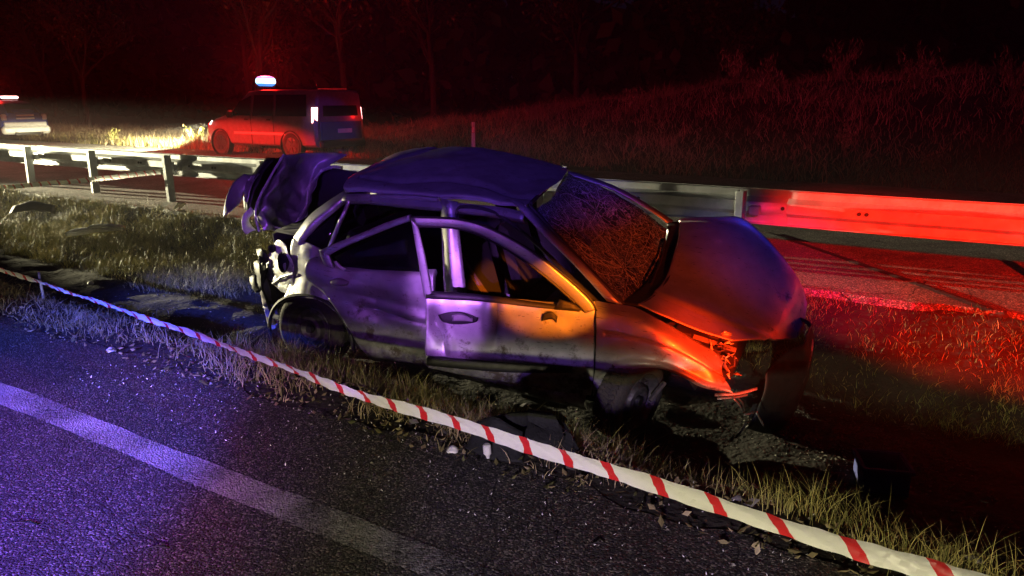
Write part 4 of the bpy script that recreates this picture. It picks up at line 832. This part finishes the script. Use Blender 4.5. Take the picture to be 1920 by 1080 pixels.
patch('lid_inner', [[cx(500, 300, -1.02), cx(550, 292, -1.04), cx(600, 292, -1.02)], [cx(468, 350, -1.04), cx(520, 350, -1.08), cx(585, 350, -1.04)], [cx(462, 400, -1.02), cx(515, 410, -1.06), cx(570, 410, -1.0)]], 'black', lid, 5, 5, .01, .03, 10, 6., (1, 0, 0))
# boot cavity lining
patch('boot_dark_fill', [[(.1, -.55, 1.22), (.0, 0, 1.36), (.0, .5, 1.34)], [(-.2, -.6, 1.0), (-.3, 0, 1.05), (-.3, .55, 1.1)], [(-.5, -.6, .92), (-.6, 0, .9), (-.6, .6, .95)]], 'inside', car, 4, 4, .01)

# ------------------------------------------------------------------ parked vehicles
def sect(y0, y1, zb, zs, zt):     # half section, bottom to top; mirrored
    h = [(y0 * .86, zb), (y0 * .97, zb + .06), (y0, zb + .2), (y0, zs - .06), (y0 * .975, zs), (y1 + .02, zt - .10), (y1 - .05, zt - .03), (y1 * .55, zt)]
    return [(-a, b) for a, b in h] + [(a, b) for a, b in reversed(h)]
def vehicle(root, secs, m):
    vs = []; fs = []; k = 16
    xs_ = [q[0] for q in secs]
    for (x, *p) in secs:
        for (y, z) in sect(*p): vs.append((x, y, z))
    for i in range(len(secs) - 1):
        for j in range(k): fs.append((i * k + j, i * k + (j + 1) % k, (i + 1) * k + (j + 1) % k, (i + 1) * k + j))
    fs += [tuple(range(k)), tuple(range((len(secs) - 1) * k, len(secs) * k))[::-1]]
    return link_mesh('body', vs, fs, m, root)
def vwheel(root, x, y, r, sgn):
    m = Matrix.Translation((x, y, r)); w = .2
    t = MB().lathe([(-.08, r * .62), (-.1, r * .75), (-.095, r * .93), (-.06, r), (.06, r), (.095, r * .93), (.1, r * .75), (.08, r * .62)], 28, m); o = t.build('wheel', 'rubber', root)
    rm = MB().lathe([(-.07 * -sgn * -1 if False else sgn * .07, .02), (sgn * .075, r * .6), (sgn * .09, r * .64)], 24, m)
    for k in range(7):
        a = 2 * math.pi * k / 7; rot = Matrix.Rotation(-a, 3, 'Y'); rm.box(tuple(Vector((x, y + sgn * .085, r)) + rot @ Vector((r * .33, 0, 0))), (r * .56, .02, .05), rot)
    rm.build('rim', 'alloy', o)
    ar = MB().lathe([(sgn * -.06, r * 1.17), (sgn * .105, r * 1.17), (sgn * .115, r * 1.1), (sgn * .0, r * 1.08)], 28, Matrix.Translation((x, y, r))); ar.build('wheel_arch', 'black', root)
def quad(name, pts, m, root, th=.006): return link_mesh(name, pts, [tuple(range(len(pts)))], m, root, False, th)

# van: x forward; parked heading away along the far road
VS, VT = -15.2, 14.72
van = thing('police_van', 'dark van with a lit roof beacon and red tail lamps parked on the far road', 'van', W(VS, VT, .152), (0, 0, math.pi - RA))
vb = vehicle(van, [(-.92, .84, .72, .42, .98, 1.70), (-.86, .91, .76, .30, 1.0, 1.75), (-.2, .92, .77, .28, 1.0, 1.77), (1.3, .92, .77, .28, 1.0, 1.77), (1.75, .92, .74, .28, 1.0, 1.74), (2.35, .91, .70, .28, 1.0, 1.36), (2.75, .90, .72, .28, .98, 1.12), (3.35, .87, .66, .30, .88, 1.00), (3.52, .78, .56, .34, .74, .84)], 'vred')
for x in (0, 2.82):
    for sg in (-1, 1): vwheel(van, x, sg * .84, .33, sg)
for sg in (-1, 1):
    quad('side_window', [(-.6, sg * .905, 1.08), (.55, sg * .905, 1.08), (.55, sg * .815, 1.62), (-.55, sg * .815, 1.62)], 'vdark', van)
    quad('side_window', [(.65, sg * .905, 1.08), (1.45, sg * .905, 1.08), (1.40, sg * .815, 1.62), (.65, sg * .815, 1.62)], 'vdark', van)
    quad('side_window', [(1.53, sg * .905, 1.08), (2.35, sg * .90, 1.08), (2.0, sg * .83, 1.45), (1.53, sg * .815, 1.60)], 'vdark', van)
    MB().box((2.25, sg * 1.0, 1.12), (.12, .2, .2), None, .35).build('mirror', 'black', van)
    MB().box((1.2, sg * .925, .62), (2.0, .02, .06)).build('side_trim', 'vwhite', van)
    for x in (.62, 1.5): MB().box((x, sg * .923, .78), (.014, .012, .9)).build('door_seam', 'black', van)
    MB().box((.8, sg * .928, .98), (.14, .02, .035)).build('door_handle', 'black', van); MB().box((1.68, sg * .928, .98), (.14, .02, .035)).build('door_handle', 'black', van)
    tlm = link_mesh('tail_lamp', [(-.90, sg * .83, .92), (-.80, sg * .925, .92), (-.80, sg * .90, 1.30), (-.90, sg * .80, 1.30), (-.88, sg * .76, .92), (-.88, sg * .73, 1.30)], [(0, 1, 2, 3), (4, 0, 3, 5)], 'taill', van, False, .03)
    link_mesh('head_lamp', [(3.50, sg * .5, .72), (3.44, sg * .80, .74), (3.25, sg * .88, .82), (3.20, sg * .84, .92), (3.36, sg * .70, .90), (3.46, sg * .5, .86)], [(0, 1, 2, 3, 4, 5)], 'headl', van, False, .04)
    MB().box((3.50, sg * .66, .45), (.06, .2, .09)).build('fog_lamp', 'lensw', van)
rearp = MB().box((-.935, 0, .68), (.03, 1.50, .52), None, .3); rearp.build('tailgate', 'vblue', van)
quad('rear_window', [(-.935, -.64, 1.08), (-.935, .64, 1.08), (-.90, .60, 1.60), (-.90, -.60, 1.60)], 'vdark', van)
MB().box((-.96, 0, .38), (.14, 1.66, .2), None, .35).build('rear_bumper', 'black', van)
MB().box((-.957, -.1, .70), (.012, .52, .11)).build('number_plate', 'vwhite', van)
MB().box((3.5, 0, .42), (.16, 1.6, .2), None, .35).build('front_bumper', 'vred', van)
for y in (-.55, .55): MB().box((.4, y, 1.775), (2.2, .04, .05)).build('roof_rail', 'black', van)
bb = MB().box((1.85, 0, 1.82), (.24, .5, .08), None, .3).build('beacon_base', 'black', van)
for nm, z0, prof_, mm in (('beacon_lens', 1.86, [(0, .20), (.03, .27), (.07, .31)], 'beaconb'), ('beacon_core', 1.86, [(.07, .31), (.12, .325), (.17, .32), (.21, .30)], 'beacon'), ('beacon_lens', 1.86, [(.21, .30), (.25, .25), (.275, .15), (.28, .001)], 'beaconb')):
    q_ = MB().lathe(prof_, 22); link_mesh(nm, [(1.85 + p[0] * .55, p[2], z0 + p[1]) for p in q_.v], q_.f, mm, van)
MB().tube([(-.6, .5, 1.82), (-.68, .5, 2.0)], .008, 5).build('aerial', 'black', van)

# patrol car further left
PS, PTT = -31.0, 14.65
pol = thing('patrol_car', 'blue and white patrol car with lit roof bar parked beyond the guardrail at far left', 'police car', W(PS, PTT, .152), (0, 0, math.pi - RA))
vehicle(pol, [(-.80, .74, .56, .40, .88, 1.0), (-.72, .83, .60, .26, .92, 1.10), (-.40, .87, .58, .22, .93, 1.36), (.0, .88, .60, .2, .92, 1.46), (1.2, .88, .60, .2, .90, 1.47), (1.6, .88, .58, .2, .9, 1.38), (2.15, .87, .64, .2, .9, 1.02), (3.1, .84, .6, .24, .78, .86), (3.35, .74, .5, .3, .62, .70)], 'vblue')
for x in (0, 2.6):
    for sg in (-1, 1): vwheel(pol, x, sg * .80, .31, sg)
quad('rear_window', [(-.78, -.56, 1.02), (-.78, .56, 1.02), (-.47, .50, 1.34), (-.47, -.50, 1.34)], 'vdark', pol, .01)
for sg in (-1, 1):
    quad('side_window', [(-.25, sg * .865, .98), (.8, sg * .865, .98), (.8, sg * .68, 1.36), (.0, sg * .68, 1.36)], 'vdark', pol)
    quad('side_window', [(.88, sg * .865, .98), (1.95, sg * .865, .96), (1.45, sg * .68, 1.34), (.88, sg * .68, 1.36)], 'vdark', pol)
    MB().box((-.76, sg * .70, .86), (.12, .2, .24), None, .35).build('tail_lamp', 'lensw', pol)
    MB().box((1.9, sg * .95, 1.02), (.1, .16, .12), None, .35).build('mirror', 'black', pol)
MB().box((-.80, 0, .40), (.2, 1.70, .30), None, .4).build('rear_bumper', 'vwhite', pol)
MB().box((-.79, 0, .62), (.10, 1.50, .14), None, .3).build('tailgate_band', 'vwhite', pol)
MB().box((-.91, 0, .27), (.02, .9, .10), None, .3).build('diffuser', 'black', pol)
for z, w in ((.93, .62), (.82, .64)):
    MB().box((-.84, .0, z), (.02, w, .055)).build('lettering_strip', 'vwhite', pol)
MB().box((.75, .0, 1.50), (.3, 1.2, .05), None, .3).build('beacon_base', 'black', pol)
MB().box((.75, .30, 1.60), (.26, .6, .13), None, .45).build('beacon_bar', 'beacon', pol); MB().box((.75, -.32, 1.58), (.24, .55, .09), None, .45).build('beacon_bar', 'beaconr', pol)

# lamps that belong to the two vehicles
def wl(root, p):
    a = math.pi - RA; x, y, z = p; return (root.location.x + x * math.cos(a) - y * math.sin(a), root.location.y + x * math.sin(a) + y * math.cos(a), root.location.z + z)
lamp('van_headlamp', 'SPOT', wl(van, (3.62, .7, .82)), 24000, WARM, wl(van, (9, 1.6, -.35)), 74, .6, .06, .19)
lamp('van_headlamp', 'SPOT', wl(van, (3.62, -.7, .82)), 12000, WARM, wl(van, (11, -.6, -.05)), 66, .6, .06, .19)
lamp('van_beacon_red', 'POINT', wl(van, (1.85, .0, 2.35)), 650, RED, radius=.12)
lamp('patrol_beacon_red', 'POINT', wl(pol, (.75, .3, 2.0)), 300, RED, radius=.12)
lamp('van_tail_glow', 'POINT', wl(van, (-1.15, -.7, 1.05)), 3, RED, radius=.05)

# ------------------------------------------------------------------ trees and shrubs
def tree(name, s, t, h, lean, label, leaves, crown_r, seed):
    rr = random.Random(seed); z0 = float(ground_z(s, t)) - .1
    root = thing(name, label, 'tree', W(s, t, z0), (0, 0, rr.uniform(0, 6)), 'trees beyond the far road')
    mb = MB(); tips = []
    def limb(p, d, L, r, lev):
        pts = [p]; q = p
        for i in range(4):
            d = (d + Vector((rr.gauss(0, .13), rr.gauss(0, .13), .05))).normalized(); q = q + d * L / 4; pts.append(q)
            if lev < 3 and i >= (1 if lev else 1):
                for _ in range(2 if lev else 3):
                    nd = (d + Vector((rr.gauss(0, .75), rr.gauss(0, .75), rr.uniform(0, .5)))).normalized(); limb(q, nd, L * rr.uniform(.4, .62), r * .45, lev + 1)
        mb.tube(pts, [r, r * .85, r * .7, r * .55, r * .35], 5 if lev else 7); tips.extend(pts[2:])
    limb(Vector((0, 0, 0)), Vector((lean, 0, 1)).normalized(), h * .75, h * .022, 0)
    mb.build('trunk', 'bark', root)
    nr = np.random.default_rng(seed); T_ = np.array([tuple(x) for x in tips]); T_ = T_[T_[:, 2] > h * .22]
    c = T_[nr.integers(0, len(T_), leaves)] + nr.normal(0, crown_r, (leaves, 3)); c[:, 2] = np.maximum(c[:, 2], .3)
    a = nr.normal(0, 1, (leaves, 3)); a /= np.linalg.norm(a, axis=1)[:, None]; b = np.cross(a, nr.normal(0, 1, (leaves, 3))); b /= np.linalg.norm(b, axis=1)[:, None]
    L = nr.uniform(.05, .12, (leaves, 1))
    V = np.stack([c - a * L, c + b * L * .5, c + a * L, c - b * L * .5], 1).reshape(-1, 3)
    o = link_mesh('crown', V, [(4 * i, 4 * i + 1, 4 * i + 2, 4 * i + 3) for i in range(leaves)], 'leaf', root, False)
    at = o.data.attributes.new('tint', 'FLOAT', 'POINT'); at.data.foreach_set('value', np.repeat(nr.random(leaves), 4).astype(np.float32))
    return root
trees = [(-40, 21, 7.5, 'leftmost dark tree above the patrol car'), (-34.5, 19.5, 6.5, 'dark thin tree right of the patrol car'), (-30, 25, 8, 'tall sparse tree left of the van'), (-26.5, 24, 5.5, 'leafy tree rising just left of the van front'),
         (-23.5, 19.5, 7.5, 'tall tree directly behind the van roof beacon'), (-20, 21, 7, 'dark tree behind the rear half of the van'), (-17.5, 23, 6.5, 'bare tree just right of the van'), (-12.5, 25, 5.5, 'faint tree on the slope above the wreck roof'), (-8, 27, 3.4, 'small conical tree on the ridge above the windscreen'), (-45, 25, 9, 'far tall tree at the upper left corner')]
for i, (s, t, h, lb) in enumerate(trees): tree('tree', s, t, h, random.uniform(-.1, .1), lb, 2600, .22, 40 + i)
nw = 42000; ws_ = rng.uniform(-110, 60, nw); wt_ = rng.uniform(30, 40, nw)
top = 5.5 + 2.2 * vn(np.stack([ws_, wt_ * 0, wt_ * 0], -1), .35, 1.) + 1.3 * vn(np.stack([ws_, wt_ * 0, wt_ * 0], -1), 1.1, 4.) + np.interp(ws_, [-60, -30, -10, 20], [5, 3, -1.5, -2.5])
wc = np.stack([DS[0] * ws_ + DN[0] * wt_, DS[1] * ws_ + DN[1] * wt_, ground_z(ws_, wt_) + top * rng.random(nw) ** 1.1], -1)
wa = rng.normal(0, 1, (nw, 3)); wa /= np.linalg.norm(wa, axis=1)[:, None]; wb = np.cross(wa, rng.normal(0, 1, (nw, 3))); wb /= np.linalg.norm(wb, axis=1)[:, None]; wL = rng.uniform(.25, .7, (nw, 1))
wo = link_mesh('woodland', np.stack([wc - wa * wL, wc + wb * wL * .6, wc + wa * wL, wc - wb * wL * .6], 1).reshape(-1, 3), [(4 * i, 4 * i + 1, 4 * i + 2, 4 * i + 3) for i in range(nw)], 'leafd', None, False)
wo.data.attributes.new('tint', 'FLOAT', 'POINT').data.foreach_set('value', np.repeat(rng.random(nw), 4).astype(np.float32)); struct(tag(wo, 'black mass of woodland behind the far road and slope', 'woodland'), 'stuff')
def shrub(s, t, h, k, label, m='slopeg', w=.02):
    z0 = float(ground_z(s, t)) if t > 14.6 else .15
    root = thing('roadside_weed', label, 'weed', W(s, t, z0))
    mb = MB(); nr = np.random.default_rng(int(abs(s * 100))); P_ = []; 
    for i in range(k):
        a = nr.uniform(0, 6.28); r = nr.uniform(.1, .55) * h; tip = Vector((math.cos(a) * r, math.sin(a) * r, h * nr.uniform(.5, 1)))
        pts = [Vector((0, 0, -.05)), tip * .5 + Vector((0, 0, h * .12)), tip]; mb.tube(pts, [.012, .008, .004], 4)
        for q in range(14): f = nr.uniform(.3, 1); P_.append(np.array(pts[0].lerp(tip, f)) + nr.normal(0, .05, 3))
    mb.build('stem', m, root, False).data.attributes.new('tint', 'FLOAT', 'POINT')
    P_ = np.array(P_); n = len(P_); b = blades('foliage', P_, np.full(n, h * .16), np.full(n, w), nr.uniform(.2, 1.4, n), nr.uniform(.3, 1, n), m, 2, root)
    return root
shrub(-25.4, 15.05, .62, 12, 'pale bushy weed glowing in the headlights left of the van', 'grassg', .03)
shrub(-20.7, 15.0, .8, 9, 'yellow weed with one long stalk in front of the van bumper', 'grassg', .02)
for i, (s, t, h, lb) in enumerate([(-4.4, 18.8, .9, 'drooping shrub at the middle of the red lit slope'), (-1.2, 19.2, 1.0, 'arching shrub on the right part of the slope'), (.6, 18.6, 1.1, 'dark overhanging shrub near the right end of the slope'), (-2.2, 16.6, .5, 'small reddish weed low on the slope'), (-.6, 15.8, .45, 'tiny orange lit weed at the foot of the slope'), (-7.5, 18.2, .7, 'low shrub on the slope above the guardrail reflector'), (-10.5, 17.4, .6, 'low tuft of weeds right of the marker post'), (-5.5, 20.2, .9, 'shrub on the ridge above the bonnet'), (-3.0, 20.4, 1.0, 'wide shrub on the ridge right of the bonnet')]): shrub(s, t, h, 16, lb)

# ------------------------------------------------------------------ litter and debris
def gz(u, v, z0=0.):
    p = onz(u, v, z0)
    for _ in range(12):
        s, t = float(p[:2] @ DS), float(p[:2] @ DN); z = float(ground_z(s, t)) if (t > 2.6) else .004; p = onz(u, v, z)
    return p
# white plastic trim piece on the grass
p = gz(180, 458); tr_ = MB(); rot = Matrix.Rotation(R(30), 3, 'Z')
loop = [(-.24, -.03, .03), (-.18, .05, .05), (-.06, .04, .06), (.0, .0, .09), (.10, .05, .08), (.22, .07, .06), (.26, .02, .05), (.16, -.02, .05), (.02, -.03, .05), (-.1, -.05, .04), (-.24, -.03, .03)]
tr_.tube([tuple(rot @ Vector(q)) for q in crom(loop, 4)], .022, 6, False); tr_.box((.02, .01, .06), (.05, .10, .03), rot)
o = tr_.build('plastic_trim', 'white'); o.scale = (1.25, 1.25, 1.25); o.location = tuple(p + np.array([0, 0, .12])); tag(o, 'broken white looped plastic trim lying on the grass at left', 'debris')
p = gz(340, 400); o = MB().tube([(-.08, 0, .06), (-.02, .02, .14), (.06, 0, .13), (.0, -.02, .09), (-.03, -.02, .05), (.06, -.01, .03)], [.02, .025, .02, .02, .02, .015], 6).build('plastic_shard', 'white'); o.location = tuple(p); tag(o, 'small curled white shard below the guardrail post', 'debris')
p = gz(66, 398); o = patch('bumper_piece', [[(-.28, -.12, 0), (0, -.16, .05), (.3, -.12, 0)], [(-.26, 0, .09), (0, 0, .15), (.28, 0, .08)], [(-.22, .12, .03), (0, .14, .06), (.25, .12, .0)]], 'purp', None, 5, 5, .01, .02, 9, 2., (0, 0, 1)); o.location = tuple(p); o.rotation_euler = (0, 0, R(10)); tag(o, 'curved dark bumper fragment on the grass at far left', 'debris')
# dark bag with pale bottles in the foreground
p = gz(990, 838); bagm = [[], []]
G = []
for i in range(13):
    th = math.pi * i / 12; rowp = []
    for k in range(25):
        ph = 2 * math.pi * k / 24; r = (math.sin(th) ** .6) * (1 + .15 * math.sin(ph * 3 + th * 4) + .10 * math.sin(ph * 7 + 1 + th * 3) + .06 * math.sin(ph * 11 + th * 9)); rowp.append((.21 * r * math.cos(ph), .12 * r * math.sin(ph), .06 + .10 * math.cos(th) * (1 + .35 * math.sin(ph * 2 + .6) + .15 * math.sin(ph * 5))))
    G.append(rowp)
bagt = thing('holdall_bag', 'dark crumpled bag lying in the grass right behind the tape', 'bag', tuple(p - np.array([0, -.05, .03])), (0, 0, R(-22)))
link_mesh('body', np.array(G).reshape(-1, 3), grid_faces(13, 25), 'bag', bagt)
patch('flap', [[(-.22, -.10, .14), (-.1, -.13, .19), (.02, -.12, .15)], [(-.24, -.14, .08), (-.1, -.18, .09), (.03, -.16, .05)], [(-.26, -.17, .03), (-.12, -.22, .02), (.05, -.2, .02)]], 'bag', bagt, 5, 5, .012, .03, 12, 2., (0, 0, 1))
for (u, v, L, an, lb) in ((918, 812, .07, 60, 'upper pale bottle leaning on the dark bag'), (905, 803, .045, 120, 'small pale cap beside the dark bag'), (914, 850, .07, 95, 'lower pale bottle hanging below the tape by the bag')):
    p = gz(u, v + 14); mb = MB().lathe([(-.5 * L, .001), (-.5 * L, .2 * L), (-.42 * L, .28 * L), (.15 * L, .28 * L), (.34 * L, .14 * L), (.5 * L, .12 * L), (.5 * L, .001)], 14)
    rot = Matrix.Rotation(R(-an), 4, 'Y') @ Matrix.Rotation(R(90), 4, 'Z'); o = link_mesh('bottle', [rot @ Vector(q) for q in mb.v], mb.f, 'white'); o.location = tuple(p + np.array([0, .0, .05])); tag(o, lb, 'bottle')
for (u, v, lb) in ((848, 848, 'tiny white scrap on the road edge left of the bag'), (208, 660, 'small white scrap on the asphalt at left'), (170, 533, 'pale crumpled scrap on the dirt at left')):
    p = gz(u, v); o = patch('paper_scrap', [[(-.03, -.015, .004), (0, -.02, .02), (.03, -.01, .006)], [(-.028, .015, .01), (0, .02, .028), (.03, .02, .01)]], 'white', None, 3, 3, .002); o.location = tuple(p); o.rotation_euler = (R(25), 0, u); tag(o, lb, 'litter')
# blue crate half hidden in the grass
p = gz(1650, 905) - np.array([0, 0, .02]); cr_ = thing('plastic_tub', 'dim blue plastic tub sitting in the grass right of the wreck', 'tub', tuple(p), (0, 0, R(-12)))
mb = MB()
for (c, d) in (((0, -.11, .08), (.24, .012, .16)), ((0, .11, .08), (.24, .012, .16)), ((-.12, 0, .08), (.012, .22, .16)), ((.12, 0, .08), (.012, .22, .16)), ((0, 0, .01), (.23, .21, .012))): mb.box(c, d)
mb.build('body', 'bluep', cr_); mb = MB()
for (c, d) in (((0, -.122, .155), (.28, .02, .022)), ((0, .122, .155), (.28, .02, .022)), ((-.132, 0, .155), (.02, .24, .022)), ((.132, 0, .155), (.02, .24, .022))): mb.box(c, d)
mb.build('rim', 'bluep', cr_)
# flat dark band running across the shoulder to the right
def band(name, uv, lb, w=.075):
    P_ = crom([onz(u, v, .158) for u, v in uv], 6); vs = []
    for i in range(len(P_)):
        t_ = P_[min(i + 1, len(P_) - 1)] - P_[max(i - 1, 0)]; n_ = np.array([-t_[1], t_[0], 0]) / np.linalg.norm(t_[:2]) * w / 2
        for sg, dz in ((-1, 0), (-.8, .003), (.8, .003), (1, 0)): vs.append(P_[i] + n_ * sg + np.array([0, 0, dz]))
    return tag(link_mesh(name, vs, grid_faces(len(P_), 4), 'bag'), lb, 'band')
band('dark_band', [(1440, 436), (1520, 462), (1600, 490), (1706, 526)], 'long black strap on the red lit asphalt behind the bonnet')
band('dark_band', [(1714, 529), (1790, 556), (1860, 582)], 'shorter black strap continuing right across the red lit asphalt', .09)
p = gz(1885, 600); o = link_mesh('rubber_scrap', [(q[0] * .5, q[1] * .6, q[2] * .35) for r_ in G for q in r_], grid_faces(13, 25), 'rubber'); o.location = tuple(p); tag(o, 'black rubber lump at the end of the strap', 'debris')
# straws and leaf litter on the road
for i, (u, v, L) in enumerate([(210, 887, .09), (295, 1030, .07), (665, 908, .08), (690, 930, .06), (1040, 1010, .06), (1120, 1022, .05), (40, 985, .12), (400, 700, .06)]):
    p = gz(u, v); a = random.uniform(0, 3.1); o = MB().tube([(-L / 2 * math.cos(a), -L / 2 * math.sin(a), .006), (0, 0, .014), (L / 2 * math.cos(a), L / 2 * math.sin(a), .005)], .0024, 5).build('straw', M['bark']); o.location = tuple(p)
    tag(o, ['dry stalk on the violet asphalt below the white line', 'pale twig on the asphalt at the bottom left', 'thin straw on the dark asphalt right of the blue light', 'short straw close to the thin straw on dark asphalt', 'short twig on the asphalt under the tape', 'bent twig on the asphalt under the tape further right', 'dark stalk on the violet asphalt at the left border', 'small twig on the blue lit asphalt'][i], 'twig')

# ------------------------------------------------------------------ thin haze volume, added for the red glow around the beacons
hz = bpy.data.materials.new('haze'); hz.use_nodes = True; nt = hz.node_tree; nt.nodes.remove(nt.nodes['Principled BSDF'])
pv = nt.nodes.new('ShaderNodeVolumePrincipled'); pv.inputs['Density'].default_value = .0019; pv.inputs['Color'].default_value = (.9, .9, .92, 1); pv.inputs['Anisotropy'].default_value = .3
nt.links.new(pv.outputs[0], nt.nodes['Material Output'].inputs['Volume'])
hb = MB(); hb.add([(x, y, z) for x in (-420, 420) for y in (-420, 640) for z in (-1.6, 14)], [(0, 1, 3, 2), (4, 6, 7, 5), (0, 4, 5, 1), (2, 3, 7, 6), (0, 2, 6, 4), (1, 5, 7, 3)])
hzo = hb.build('haze', hz, None, False); hzo['kind'] = 'stuff'
